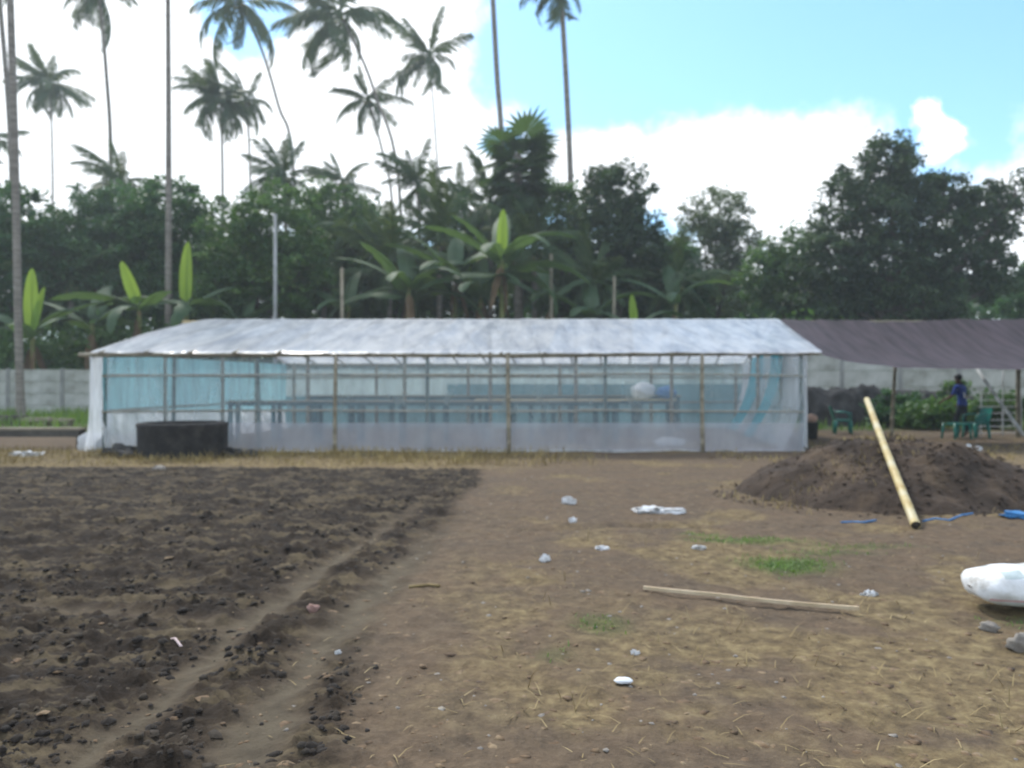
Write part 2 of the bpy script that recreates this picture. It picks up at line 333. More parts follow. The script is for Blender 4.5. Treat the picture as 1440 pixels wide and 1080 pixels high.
# ------------------------------------------------------------------ ground
TILL_FAR = 13.9
def masks(X, Y):
    wob = (fbm(X * 1.3, Y * 1.3, 4, 3) - 0.5)
    edge = np.interp(Y, [2, 4, 5.5, 7.5, 12.7, 14], [-0.72, -0.86, -0.9, -0.72, -0.55, -0.5]) + wob * 0.5
    till = sstep(0.16, -0.12, X - edge) * sstep(TILL_FAR + 0.25, TILL_FAR - 0.15, Y + wob * 0.7) * sstep(-40, -38, X)
    t1 = np.interp(Y, [0, 3, 4.7, 6.1, 8.7, 12, 14], [-1.8, -1.72, -1.63, -1.56, -1.28, -0.95, -0.8])
    t2 = np.interp(Y, [0, 3.2, 4.85, 6.3, 10.3, 14], [-1.1, -1.1, -1.05, -0.9, -0.6, -0.4])
    ww = (fbm(X * 4, Y * 4, 3, 21) - 0.5) * 0.2
    tr1 = np.exp(-(((X - t1 + ww) / 0.095) ** 2)) * sstep(11.5, 7.0, Y)
    tr2 = np.exp(-(((X - t2 + ww) / 0.15) ** 2)) * sstep(10, 6, Y)
    t3 = np.interp(X, [-8, -2.6, -1.8], [6.0, 5.15, 4.85])
    tr3 = 0.8 * np.exp(-(((Y - t3 + ww) / 0.07) ** 2)) * sstep(-1.6, -1.9, X) * sstep(-4.5, -3, X)
    track = np.clip(tr1 + tr2 + tr3, 0, 1)
    till = till * (1 - 0.92 * np.clip(tr1 + tr3, 0, 1)) * (1 - 0.97 * tr2)
    dry = sstep(TILL_FAR - 0.2, TILL_FAR + 0.4, Y + wob * 0.6) * sstep(18.3, 17.2, Y + wob) * sstep(2.5, -2.0, X + wob * 3) * (0.55 + 0.9 * fbm(X * 0.9, Y * 1.8, 3, 8) )
    dry = np.maximum(dry, 0.75 * sstep(0.52, 0.68, fbm(X * 1.1 + 5, Y * 1.1, 4, 12)) * sstep(0, 1.2, X - edge) * (1 - track))
    dry = np.maximum(dry, 0.75 * sstep(0.44, 0.66, fbm(X * 1.6, Y * 2.0, 4, 14) + 0.10 * sstep(0.4, 3, X)) * sstep(6.2, 4.4, Y) * sstep(-0.2, 0.9, X))
    dry = np.maximum(dry, 0.9 * np.exp(-(((X - 12.5) / 3.0) ** 2 + ((Y - 15.5) / 2.2) ** 2)))
    green = np.zeros_like(X)
    for gx, gy, rx, ry, k in ((2.28, 6.55, 0.36, 0.26, 1.25), (2.28, 7.6, 0.55, 0.16, 0.85), (1.9, 7.85, 0.25, 0.12, 0.7), (2.75, 7.0, 0.4, 0.1, 0.6), (0.52, 4.85, 0.17, 0.2, 0.55), (0.2, 4.3, 0.12, 0.1, 0.35), (3.2, 7.3, 0.5, 0.12, 0.5), (3.35, 5.0, 0.3, 0.15, 0.5)):
        green = np.maximum(green, k * np.exp(-(((X - gx + wob * 0.3) / rx) ** 2 + ((Y - gy + wob * 0.2) / ry) ** 2) ** 1.3))
    gl = sstep(-10.8, -12.2, X + wob * 2) * sstep(22, 24, Y); green = np.maximum(green, gl)
    green = np.maximum(green, 0.8 * sstep(8.0, 9.5, X + wob * 3) * sstep(24.5, 26.5, Y + wob * 3))
    return till, track, dry, green
def ground_z(X, Y):
    till, track, dry, green = masks(X, Y)
    near = sstep(60, 20, np.hypot(X, Y))
    n1 = fbm(X * 0.35, Y * 0.35, 3, 1) - 0.5; n2 = fbm(X * 5, Y * 5, 4, 5) - 0.5; n3 = fbm(X * 16, Y * 16, 3, 9) - 0.5
    rid = 1 - np.abs(2 * fbm(X * 3.2, Y * 4.6, 4, 31) - 1)
    cl = np.maximum(fbm(X * 7, Y * 9, 3, 41) - 0.45, 0)
    z = n1 * 0.10 + (n2 * 0.045 + n3 * 0.016) * (1 - 0.5 * track)
    sharp = np.maximum(fbm(X * 21, Y * 26, 3, 47) - 0.5, 0)
    z = z + till * (0.055 * (rid - 0.72) + 0.13 * cl + 0.10 * sharp - 0.01) - 0.025 * track
    rut = np.exp(-(((Y - 8.35 + 0.5 * (fbm(X * .8, Y * 0, 2, 77) - .5)) / 0.10) ** 2)) * sstep(-0.4, 0.3, X) * sstep(2.6, 1.8, X)
    z = z - 0.05 * rut
    return z * near * sstep(19.5, 16.8, Y) + near * sstep(16.8, 19.5, Y) * n1 * 0.03
def gz(x, y): return float(ground_z(np.array([float(x)]), np.array([float(y)]))[0])
def build_ground():
    fr = np.linspace(-R(50), R(50), 640); bk = np.linspace(R(50), R(310), 60)[1:-1]
    ang = np.concatenate([fr, bk]); na = len(ang)
    rad = np.concatenate([np.array([0.15, 0.6, 1.2, 1.8]), np.geomspace(2.2, 30, 400), np.geomspace(31.5, 450, 26)])
    A, RR = np.meshgrid(ang, rad); X, Y = RR * np.sin(A), RR * np.cos(A)
    Z = ground_z(X, Y); nr = len(rad)
    V = np.stack([X, Y, Z], -1).reshape(-1, 3)
    i, j = np.meshgrid(np.arange(nr - 1), np.arange(na), indexing='ij'); j2 = (j + 1) % na
    Q = np.stack([i * na + j, (i + 1) * na + j, (i + 1) * na + j2, i * na + j2], -1).reshape(-1, 4)
    m, nt, N, L, b = newmat('ground_soil')
    pos = N.new('ShaderNodeNewGeometry').outputs['Position']
    def att(n):
        a = N.new('ShaderNodeAttribute'); a.attribute_name = n; return a.outputs['Fac']
    def mixc(f, a, c):
        x = N.new('ShaderNodeMix'); x.data_type = 'RGBA'; L.new(f, x.inputs[0]); L.new(a, x.inputs[6]); L.new(c, x.inputs[7]); return x.outputs[2]
    def mul(a, k, b2=None):
        x = N.new('ShaderNodeMath'); x.operation = 'MULTIPLY'; x.use_clamp = True; L.new(a, x.inputs[0])
        if b2 is not None: L.new(b2, x.inputs[1])
        else: x.inputs[1].default_value = k
        return x.outputs[0]
    nA = nz(N, L, pos, 1.6, 6, 0.65); nB = nz(N, L, pos, 9, 6, 0.7); nC = nz(N, L, pos, 34, 4, 0.7); nD = nz(N, L, pos, 4.5, 5, 0.7)
    bare = ramp(N, L, nA, [(0.32, (0.064, 0.049, 0.034)), (0.47, (0.106, 0.074, 0.044)), (0.6, (0.14, 0.09, 0.05)), (0.72, (0.10, 0.077, 0.05))])
    fleck = ramp(N, L, nB, [(0.34, (0.052, 0.04, 0.03)), (0.5, (0.12, 0.088, 0.06)), (0.62, (0.165, 0.122, 0.08)), (0.74, (0.25, 0.195, 0.13))])
    half = N.new('ShaderNodeValue'); half.outputs[0].default_value = 0.55
    c = mixc(half.outputs[0], bare, fleck)
    gr = ramp(N, L, nC, [(0.3, (0.05, 0.04, 0.03)), (0.55, (0.12, 0.09, 0.065)), (0.75, (0.21, 0.165, 0.115))])
    q = N.new('ShaderNodeValue'); q.outputs[0].default_value = 0.3; c = mixc(q.outputs[0], c, gr)
    dry = ramp(N, L, nB, [(0.34, (0.085, 0.062, 0.034)), (0.5, (0.17, 0.125, 0.062)), (0.66, (0.30, 0.235, 0.115))]); c = mixc(mul(att('dry'), 0.85), c, dry)
    trk = ramp(N, L, nD, [(0.3, (0.065, 0.052, 0.036)), (0.6, (0.115, 0.094, 0.064))]); c = mixc(mul(att('track'), 0.95), c, trk)
    nE = nz(N, L, pos, 2.6, 7, 0.72, stretch=(0.7, 1.6, 1)); till = ramp(N, L, nE, [(0.40, (0.016, 0.012, 0.009)), (0.5, (0.032, 0.024, 0.017)), (0.57, (0.075, 0.058, 0.036)), (0.68, (0.12, 0.094, 0.056))]); c = mixc(mul(att('till'), 0.97), c, till)
    grn = ramp(N, L, nB, [(0.3, (0.035, 0.055, 0.015)), (0.6, (0.07, 0.12, 0.025))]); c = mixc(mul(att('green'), 0.75), c, grn)
    L.new(c, b.inputs['Base Color']); b.inputs['Roughness'].default_value = 0.95; b.inputs['Specular IOR Level'].default_value = 0.15
    bp = N.new('ShaderNodeBump'); bp.inputs['Strength'].default_value = 0.7; bp.inputs['Distance'].default_value = 0.02
    ad = N.new('ShaderNodeMath'); L.new(nB, ad.inputs[0]); L.new(nC, ad.inputs[1]); L.new(ad.outputs[0], bp.inputs['Height']); L.new(bp.outputs[0], b.inputs['Normal'])
    me = np_mesh('ground', V, Q[:, ::-1], m, True)
    for n, d in zip(('till', 'track', 'dry', 'green'), masks(X, Y)):
        at = me.attributes.new(n, 'FLOAT', 'POINT'); at.data.foreach_set('value', d.ravel().astype(np.float32))
    tag(link('ground', me), kind='structure')
build_ground()

# scattered small ground cover (uncountable)
def scatter(n, xr, yr, accept, seed):
    g = np.random.default_rng(seed); X = g.uniform(*xr, n); Y = g.uniform(*yr, n)
    k = g.uniform(0, 1, n) < accept(X, Y); return X[k], Y[k], g
def blades(name, X, Y, g, hmin, hmax, wid, lean, mt, label, cat, zoff=0.0):
    n = len(X); Z = ground_z(X, Y) + zoff; h = g.uniform(hmin, hmax, n); a = g.uniform(0, 6.283, n); l = g.uniform(lean[0], lean[1], n)
    d = np.stack([np.cos(a) * np.sin(l), np.sin(a) * np.sin(l), np.cos(l)], -1); s = np.stack([-np.sin(a), np.cos(a), np.zeros(n)], -1) * wid
    B = np.stack([X, Y, Z], -1); mid = B + d * (h * 0.55)[:, None]; d2 = d.copy(); d2[:, 2] -= 0.35; tip = mid + d2 * (h * 0.5)[:, None]
    tip[:, 2] = np.maximum(tip[:, 2], Z + 0.006)
    V = np.stack([B - s, B + s, mid + s * 0.8, mid - s * 0.8, tip + s * 0.15, tip - s * 0.15], 1).reshape(-1, 3)
    b = np.arange(n)[:, None] * 6
    Q = np.concatenate([b + np.array([[0, 1, 2, 3]]), b + np.array([[3, 2, 4, 5]])], 0)
    o = link(name, np_mesh(name, V, Q, mt)); return tag(o, label, cat, kind='stuff')
def clods(name, X, Y, g, rmin, rmax, mt, label, cat, flat=0.7):
    base = np.array([[0, 0, 1], [1, 0, .1], [.2, 1, -.05], [-1, .2, .1], [-.1, -1, 0], [.6, .6, .6], [-.6, .5, .55], [-.55, -.6, .5], [.6, -.55, .6]], float)
    T = np.array([[0, 5, 6], [0, 6, 7], [0, 7, 8], [0, 8, 5], [5, 1, 2], [5, 2, 6], [6, 2, 3], [6, 3, 7], [7, 3, 4], [7, 4, 8], [8, 4, 1], [8, 1, 5]])
    n = len(X); r = rmin + (rmax - rmin) * g.uniform(0, 1, n) ** 2.2; a = g.uniform(0, 6.283, n)
    V = base[None] * (1 + g.uniform(-.3, .3, (n, 9, 1))) * r[:, None, None]
    ca, sa = np.cos(a)[:, None], np.sin(a)[:, None]; st = g.uniform(.7, 1.5, n)[:, None]
    x = V[..., 0] * st; y = V[..., 1]; V2 = np.stack([x * ca - y * sa + X[:, None], x * sa + y * ca + Y[:, None], V[..., 2] * flat + (ground_z(X, Y) - r * 0.12)[:, None]], -1)
    Q = (np.arange(n)[:, None, None] * 9 + T[None]).reshape(-1, 3)
    return tag(link(name, np_mesh(name, V2.reshape(-1, 3), Q, mt)), label, cat, kind='stuff')
pers = lambda Y, k: np.clip(k / Y ** 1.3, 0, 1)
X, Y, g = scatter(90000, (-10, 0.3), (2.6, 14.2), lambda x, y: masks(x, y)[0] ** 1.5 * sstep(.40, .62, fbm(x * 2.2, y * 3.2, 3, 50)) * pers(y, 5), 11)
clods('soil_clods', X, Y, g, 0.004, 0.03, M_SOIL, 'dark crumbly clods strewn over the tilled soil', 'soil clods')
X, Y, g = scatter(9000, (-1.6, 6.5), (2.5, 17), lambda x, y: (1 - masks(x, y)[0]) * pers(y, 4) * (0.25 + 0.75 * sstep(.45, .6, fbm(x * 1.5, y * 1.5, 3, 60))), 12)
blades('fallen_straw', X, Y, g, 0.02, 0.11, 0.0026, (1.1, 1.52), M_STRAW, 'short dry straw and stalks scattered over the brown ground', 'straw', 0.008)
def tuft_field(x, y):
    t, tr, d, gn = masks(x, y); return (d ** 1.4) * (1 - t) * (0.1 + 0.9 * sstep(.5, .62, fbm(x * 2.5, y * 2.5, 2, 70))) * np.where(y > 13, 0.9, pers(y, 4))
X, Y, g = scatter(60000, (-15, 7), (2.5, 18), tuft_field, 13)
blades('dry_grass', X, Y, g, 0.04, 0.15, 0.0032, (0.2, 1.35), M_STRAW, 'tufts of yellowed dry grass on the bare ground and along the shed front', 'dry grass')
X, Y, g = scatter(26000, (-16, 2.5), (14.2, 17.3), lambda x, y: (0.15 + 0.85 * sstep(.42, .6, fbm(x * 1.4, y * 1.4, 3, 73))) * sstep(2.5, -1, x) * sstep(14.2, 14.8, y) * 0.55, 19)
blades('yellow_grass', X, Y, g, 0.06, 0.26, 0.006, (0.1, 1.1), M_YGRASS, 'strip of yellow dry grass between the tilled soil and the shed', 'dry grass')
X, Y, g = scatter(12000, (4.0, 16), (11.5, 21), lambda x, y: sstep(.5, .62, fbm(x * 1.1, y * 1.1, 3, 74)) * sstep(0, 1, (x - 7.2) + (y - 12)) * 0.6, 20)
blades('rough_grass', X, Y, g, 0.05, 0.2, 0.006, (0.1, 1.2), M_YGRASS, 'thin yellowish grass around the far side of the soil heap', 'dry grass')
X, Y, g = scatter(26000, (-1.0, 4), (4, 8.3), lambda x, y: masks(x, y)[3] ** 1.6 * 1.0, 14)
blades('grass_patch', X, Y, g, 0.02, 0.06, 0.004, (0.2, 1.2), M_GRASS, 'small patches of short green grass on the bare ground', 'grass')
X, Y, g = scatter(24000, (-30, -10.4), (22.5, 33.8), lambda x, y: masks(x, y)[3] * (0.3 + 0.7 * sstep(.4, .6, fbm(x * .8, y * .8, 2, 71))) * np.where(y > 29.3, 1, .12), 15)
blades('tall_grass', X, Y, g, 0.2, 0.75, 0.02, (0.05, 0.7), M_GRASS, 'tall green grass along the foot of the panel wall at left', 'grass')
X, Y, g = scatter(9000, (9, 26), (23.5, 31), lambda x, y: masks(x, y)[3] * 0.6 * sstep(.45, .6, fbm(x * .7, y * .7, 2, 72)), 16)
blades('weeds', X, Y, g, 0.12, 0.5, 0.02, (0.05, 0.8), M_GRASS, 'low green weeds behind the soil mound', 'weeds')
X, Y, g = scatter(3500, (-1.4, 6), (2.5, 13), lambda x, y: (1 - masks(x, y)[0]) * pers(y, 3) * 0.55, 17)
clods('pebbles', X, Y, g, 0.003, 0.02, M_STONE, 'tiny pale pebbles and crumbs on the brown ground', 'pebbles', 0.6)
X, Y, g = scatter(30000, (-6, 6), (2.5, 15), lambda x, y: (1 - 0.75 * masks(x, y)[0]) * pers(y, 3) * 0.8, 18)
clods('dead_leaves', X, Y, g, 0.008, 0.035, M_LITTERLEAF, 'curled dead leaf scraps on the brown ground', 'dead leaves', 0.22)

# ------------------------------------------------------------------ shed
YF, YR, YB = 17.4, 22.1, 26.8; ZE, ZR = 2.21, 3.3; SH = 0.147
XL, XR_ = -9.13, 6.5
shed = thing('plastic_shed', (-1.3, YF, 0), 'long low bamboo shed with a white plastic sheet roof and clear sheet walls', 'shed')
def sx(x, y): return x + SH * (y - YF)
def bamboo(a, b, r, mt, name, parent, seed=0, bow=0.012, node=0.32):
    rr = random.Random(seed); a, b = Vector(a), Vector(b); d = b - a; Ln = d.length; n = max(2, int(Ln / node)); t = d.normalized()
    o1 = t.orthogonal().normalized(); o2 = t.cross(o1); ph = rr.uniform(0, 6.28); bw = bow * Ln * 0.3
    path, rad = [], []
    for i in range(n + 1):
        u = i / n; c = a + d * u + (o1 * math.cos(ph) + o2 * math.sin(ph)) * bw * math.sin(math.pi * u); tp = 1 - 0.18 * u
        for dd, k in ((-0.012, 1.0), (0.0, 1.13), (0.012, 1.0)):
            if 0 < i < n: path.append(c + t * dd); rad.append(r * tp * k)
        if i in (0, n): path.append(c); rad.append(r * tp)
    return MB().tube(path, rad, 8).build(name, mt, parent)
front_px = [143, 240, 362, 472, 600, 716, 850, 987, 1130]
for i, px in enumerate(front_px):
    x = (px - 720) * YF / F; outer = i in (3, 5, 7)
    y = YF - 0.09 if outer else YF + 0.12
    lean = 0.04 * math.sin(i * 2.3)
    bamboo((x, y, -0.15), (x + lean, y, ZE - 0.02), 0.048, M_BAMBOO if i in (3, 5, 7) else M_POSTT, 'post', shed, i)
for i, u in enumerate((0.0, 0.16, 0.34, 0.5, 0.66, 0.84, 1.0)):
    x = XL + 0.25 + (XR_ - XL - 0.5) * u
    bamboo((sx(x, YR), YR, -0.15), (sx(x, YR), YR, ZR - 0.06), 0.06, M_BAMBOO_G, 'post', shed, 20 + i)
for i, u in enumerate((0.02, 0.2, 0.4, 0.6, 0.8, 0.985)):
    x = XL + (XR_ - XL) * u
    bamboo((sx(x, YB), YB - 0.1, -0.15), (sx(x, YB), YB - 0.1, ZE), 0.06, M_BAMBOO_G, 'post', shed, 40 + i)
for i, y in enumerate((19.7, 24.5)):
    for k, x in enumerate((XL + 0.06, XR_ - 0.06)):
        bamboo((sx(x, y), y, -0.15), (sx(x, y), y, ZE + 0.5), 0.05, M_BAMBOO_G, 'post', shed, 60 + i * 2 + k)
# rails along the front and back
for i, z in enumerate((1.70, 0.90)):
    for k, (u0, u1) in enumerate(((0, 0.36), (0.34, 0.7), (0.68, 1.0))):
        a, b = XL + (XR_ - XL) * u0, XL + (XR_ - XL) * u1
        bamboo((a, YF + 0.035 + 0.0 * k, z + 0.02 * (k - 1)), (b, YF + 0.035, z - 0.015 * k + 0.01), 0.03, M_BAMBOO, 'rail', shed, 70 + i * 3 + k)
    bamboo((sx(XL, YB), YB - 0.2, z), (sx(XR_, YB), YB - 0.2, z), 0.028, M_BAMBOO_G, 'rail', shed, 80 + i)
    for k, x in enumerate((XL + 0.1, XR_ - 0.1)):
        bamboo((sx(x, YF + 0.15), YF + 0.15, z), (sx(x, YB - 0.2), YB - 0.2, z), 0.028, M_BAMBOO_G, 'rail', shed, 84 + 2 * i + k)
bamboo((-9.62, YF - 0.02, ZE - 0.065), (0.2, YF - 0.02, ZE - 0.085), 0.05, M_BAMBOO, 'eave_beam', shed, 90, 0.004)
bamboo((-0.2, YF + 0.02, ZE - 0.085), (6.86, YF + 0.02, ZE - 0.03), 0.05, M_BAMBOO_G, 'eave_beam', shed, 91, 0.004)
bamboo((sx(XL, YB), YB, ZE - 0.06), (sx(XR_, YB), YB, ZE - 0.06), 0.05, M_BAMBOO_G, 'eave_beam', shed, 92, 0.003)
bamboo((-9.3, YR, ZR - 0.06), (7.62, YR, ZR - 0.06), 0.05, M_BAMBOO_Y, 'ridge_beam', shed, 93, 0.003)
def roof_xy(u, v):
    """u along the shed 0..1, v from front eave 0 to ridge 1"""
    xl = -9.30 + 0.66 * v; xr = 6.85 + 0.68 * v
    return xl + (xr - xl) * u, YF - 0.10 + (YR - YF + 0.10) * v
NRAF = 17
for i in range(NRAF):
    u = 0.015 + 0.97 * i / (NRAF - 1); x0, y0 = roof_xy(u, 0); x1, y1 = roof_xy(u, 1)
    bamboo((x0, y0 - (0.12 if i < 5 else 0.0), ZE - 0.03), (x1, y1, ZR - 0.05), 0.035, M_BAMBOO, 'rafter', shed, 100 + i, 0.005)
    bamboo((x1, y1 + 0.02, ZR - 0.05), (x1 + 0.69, YB + 0.1, ZE - 0.03), 0.035, M_BAMBOO_G, 'rafter', shed, 130 + i, 0.005)
def roof_sheet(back):
    nu, nv = 260, 40; U, Vv = np.meshgrid(np.linspace(0, 1, nu), np.linspace(-0.012, 1, nv))
    xl = -9.30 + 0.66 * Vv; xr = 6.85 + 0.68 * Vv
    # the left edge bows upward and inward, as the loose sheet does
    xl = xl - 0.0 * Vv
    X = xl + (xr - xl) * U; Yv = YF - 0.10 + (YR - YF + 0.10) * Vv; Z = ZE + 0.025 + (ZR - ZE + 0.02) * Vv
    Z = Z + 0.10 * np.sin(np.pi * np.clip(Vv, 0, 1)) * np.exp(-U * 9)
    raf = np.abs(np.sin((U - 0.015) / 0.97 * (NRAF - 1) * np.pi)); Z = Z - 0.045 * raf * (0.3 + 0.7 * np.sin(np.pi * np.clip(Vv, 0, 1)))
    wr = fbm(U * 70 + Vv * 5, Vv * 2.2, 4, 5) - 0.5; w2 = fbm(U * 130 - Vv * 9, Vv * 4, 3, 15) - 0.5; w3 = fbm(U * 22, Vv * 3, 3, 25) - .5
    Z = Z + 0.04 * wr * (0.35 + 0.65 * np.sin(np.pi * np.clip(Vv, 0, 1))) + 0.016 * w2 + 0.06 * w3 * np.sin(np.pi * np.clip(Vv, 0, 1))
    Z = Z - np.where(Vv < 0, 0.03 + 0.05 * w3, 0)
    if back: X = X + 2 * SH * (YR - Yv); Yv = 2 * YR - Yv
    V = np.stack([X, Yv, Z], -1).reshape(-1, 3) - np.array(OFF[shed.name])
    i, j = np.meshgrid(np.arange(nv - 1), np.arange(nu - 1), indexing='ij')
    Q = np.stack([i * nu + j, i * nu + j + 1, (i + 1) * nu + j + 1, (i + 1) * nu + j], -1).reshape(-1, 4)
    o = link('roof_sheet', np_mesh('roof_sheet', V, Q if not back else Q[:, ::-1], M_ROOF, True), shed)
roof_sheet(False); roof_sheet(True)
def wall_sheet(name, a, b, z0, z1, mt, amp=0.03, fold=1.0, n=160, m=16, parent=shed, slump=0.0, seed=3, shear=0.0, topwave=0.0, z0b=None, z1b=None):
    a, b = Vector((*a, 0)), Vector((*b, 0)); d = (b - a); t = d.normalized(); nrm = Vector((-t.y, t.x, 0)); Ln = d.length
    U, Vv = np.meshgrid(np.linspace(0, 1, n), np.linspace(0, 1, m)); S = U * Ln
    f = fbm(S * 2.2 * fold + Vv * 1.6 * fold + shear * Vv, Vv * 1.2, 3, seed) - 0.5; f2 = fbm(S * 7 * fold + Vv * 3 * fold, Vv * 1.5, 3, seed + 4) - 0.5
    off = amp * (f * 2 + f2 * 0.9) + slump * (1 - Vv) ** 2
    z0 = z0 + ((z0b if z0b is not None else z0) - z0) * U; z1 = z1 + ((z1b if z1b is not None else z1) - z1) * U
    z = z0 + (z1 - z0) * Vv + (1 - Vv) * 0.05 * (vn(S * 1.5, S * 0, seed) - 0.5) + topwave * Vv * (vn(S * 2.5, S * 0, seed + 1) - 0.5)
    X = a.x + t.x * S + nrm.x * off; Yv = a.y + t.y * S + nrm.y * off
    V = np.stack([X, Yv, z], -1).reshape(-1, 3) - np.array(OFF[parent.name])
    i, j = np.meshgrid(np.arange(m - 1), np.arange(n - 1), indexing='ij')
    Q = np.stack([i * n + j, i * n + j + 1, (i + 1) * n + j + 1, (i + 1) * n + j], -1).reshape(-1, 4)
    return link(name, np_mesh(name, V, Q, mt, True), parent)
wall_sheet('front_sheet', (XL + 0.12, YF - 0.01), (XR_ + 0.02, YF - 0.01), 0.0, ZE - 0.12, M_CLEAR, 0.008, 0.8, 260, 14)
wall_sheet('skirt_sheet', (-6.3, YF - 0.05), (XR_ - 0.02, YF - 0.05), 0.02, 0.64, M_SKIRT, 0.01, 0.7, 200, 8, seed=61)
wall_sheet('bottom_hem', (XL + 0.15, YF - 0.03), (XR_, YF - 0.03), 0.0, 0.055, M_SHEET_W, 0.012, 1.0, 200, 4)
lt = wall_sheet('end_sheet', (XL + 0.02, YF), (sx(XL + 0.02, YB), YB), 0.88, ZE - 0.04, M_SHEET_T, 0.05, 1.2, seed=8, z0b=0.55); lt['label'] = 'turquoise upper sheet of the left end'
lb = wall_sheet('end_sheet', (XL - 0.03, YF), (sx(XL - 0.03, YB), YB), 0.0, 0.95, M_SHEET_W, 0.07, 1.2, slump=-0.15, seed=9, shear=1.6, z1b=0.6); lb['label'] = 'white lower sheet of the left end'
wall_sheet('corner_flap', (XL - 0.16, YF - 0.16), (XL - 0.02, YF + 0.55), 0.0, ZE - 0.1, M_SHEET_W, 0.05, 1.5, 40, 14, seed=31, slump=0.14)
re = wall_sheet('end_sheet', (XR_ + 0.03, YF), (sx(XR_ + 0.03, YB), YB), 0.0, ZE + 0.05, M_SHEET_W, 0.07, 1.2, seed=19, slump=0.4, shear=1.2); re['label'] = 'milky sheet of the right end'
for a, b in ((19.5, 21.0), (22.2, 24.2)):
    s = wall_sheet('stripe', (sx(XR_ - 0.06, a), a), (sx(XR_ - 0.06, b), b), 0.12, ZE + 0.1, M_STRIPE, 0.05, 1.0, 40, 14, slump=0.75, seed=23); s['label'] = 'bright turquoise stripe hanging inside the right end'
wall_sheet('gable_sheet', (XR_ + 0.08, YF + 0.02), (XR_ + 0.45, YF + 1.3), 0.05, ZE - 0.05, M_SHEET_W, 0.04, 1.4, 40, 14, seed=41)
wall_sheet('back_sheet', (sx(XL, YB), YB), (sx(XR_, YB), YB), 0.9, ZE, M_SHEET_BW, 0.05, 0.8, 200, 12, seed=51)
b1 = wall_sheet('back_sheet', (sx(XL, YB), YB - 0.06), (sx(-3.6, YB), YB - 0.06), 0.0, 1.08, M_SHEET_B, 0.04, 0.8, 80, 10, seed=52); b1['label'] = 'blue lower sheet of the back'
b2 = wall_sheet('back_sheet', (sx(-3.6, YB), YB - 0.08), (sx(XR_, YB), YB - 0.08), 0.0, 1.5, M_SHEET_B, 0.04, 0.8, 120, 10, seed=53); b2['label'] = 'taller blue sheet of the back'

# long tables inside the shed
def long_table(x0, x1, y, h, depth, top_mt, leg_mt, step, label, legw=0.1):
    t = thing('long_table', ((x0 + x1) / 2, y, 0), label, 'table', 'long tables inside the shed')
    n = 4; w_ = depth / n
    for k in range(n):
        MB().box(((x0 + x1) / 2, y - depth / 2 + w_ * (k + 0.5), h - 0.02), (x1 - x0 + 0.04 * ((k * 7) % 3), w_ - 0.012, 0.035)).build('board', top_mt, t, False)
    for s in (-1, 1):
        MB().box(((x0 + x1) / 2, y + s * (depth / 2 - 0.08), h - 0.085), (x1 - x0 - 0.1, 0.04, 0.09)).build('apron', leg_mt, t, False)
    m = int((x1 - x0) / step)
    for i in range(m + 1):
        x = x0 + 0.12 + (x1 - x0 - 0.24) * i / m + 0.1 * math.sin(i * 3.1)
        x = min(max(x, x0 + 0.1), x1 - 0.1)
        for s in (-1, 1):
            MB().box((x, y + s * (depth / 2 - 0.13), (h - 0.03) / 2 - 0.03), (legw, legw, h - 0.0)).build('leg', leg_mt, t, False)
    return t
long_table(-7.4, 2.8, 20.5, 1.07, 0.8, M_BAMBOO_G, M_TEALWOOD, 1.1, 'long dark teal table nearest the clear front sheet of the shed')
long_table(-1.05, 4.75, 22.9, 1.06, 0.75, M_BAMBOO_Y, M_TEALWOOD, 0.9, 'shorter tan topped table in the shed carrying the white and blue sacks')
long_table(-6.6, 5.4, 25.2, 1.14, 0.75, M_BAMBOO_G, M_TEALWOOD, 1.3, 'long dark table at the back of the shed beside the blue sheet')
def sack(name, c, r, mt, label, cat, seed, tilt=0.0, amp=0.12, nu=20, nv=14):
    o = MB().blob((0, 0, 0), r, seed, amp, nu, nv, 1.6).mesh(name, mt)
    ob = link(name, o, None, c, (0, tilt, 0)); return tag(ob, label, cat)
sack('white_sack', (3.85, 22.9, 1.06 + 0.235), (0.34, 0.28, 0.25), M_WHITEP, 'round white sack on the tan table inside the shed', 'sack', 3)
sack('blue_bag', (4.5, 22.9, 1.06 + 0.18), (0.33, 0.27, 0.2), M_BLUEP, 'bright blue plastic bag beside the white sack in the shed', 'bag', 5)
sack('pale_bundle', (3.85, 19.0, 0.09), (0.42, 0.24, 0.12), M_SHEET_W, 'low pale bundle on the shed floor behind the clear sheet', 'bundle', 6)

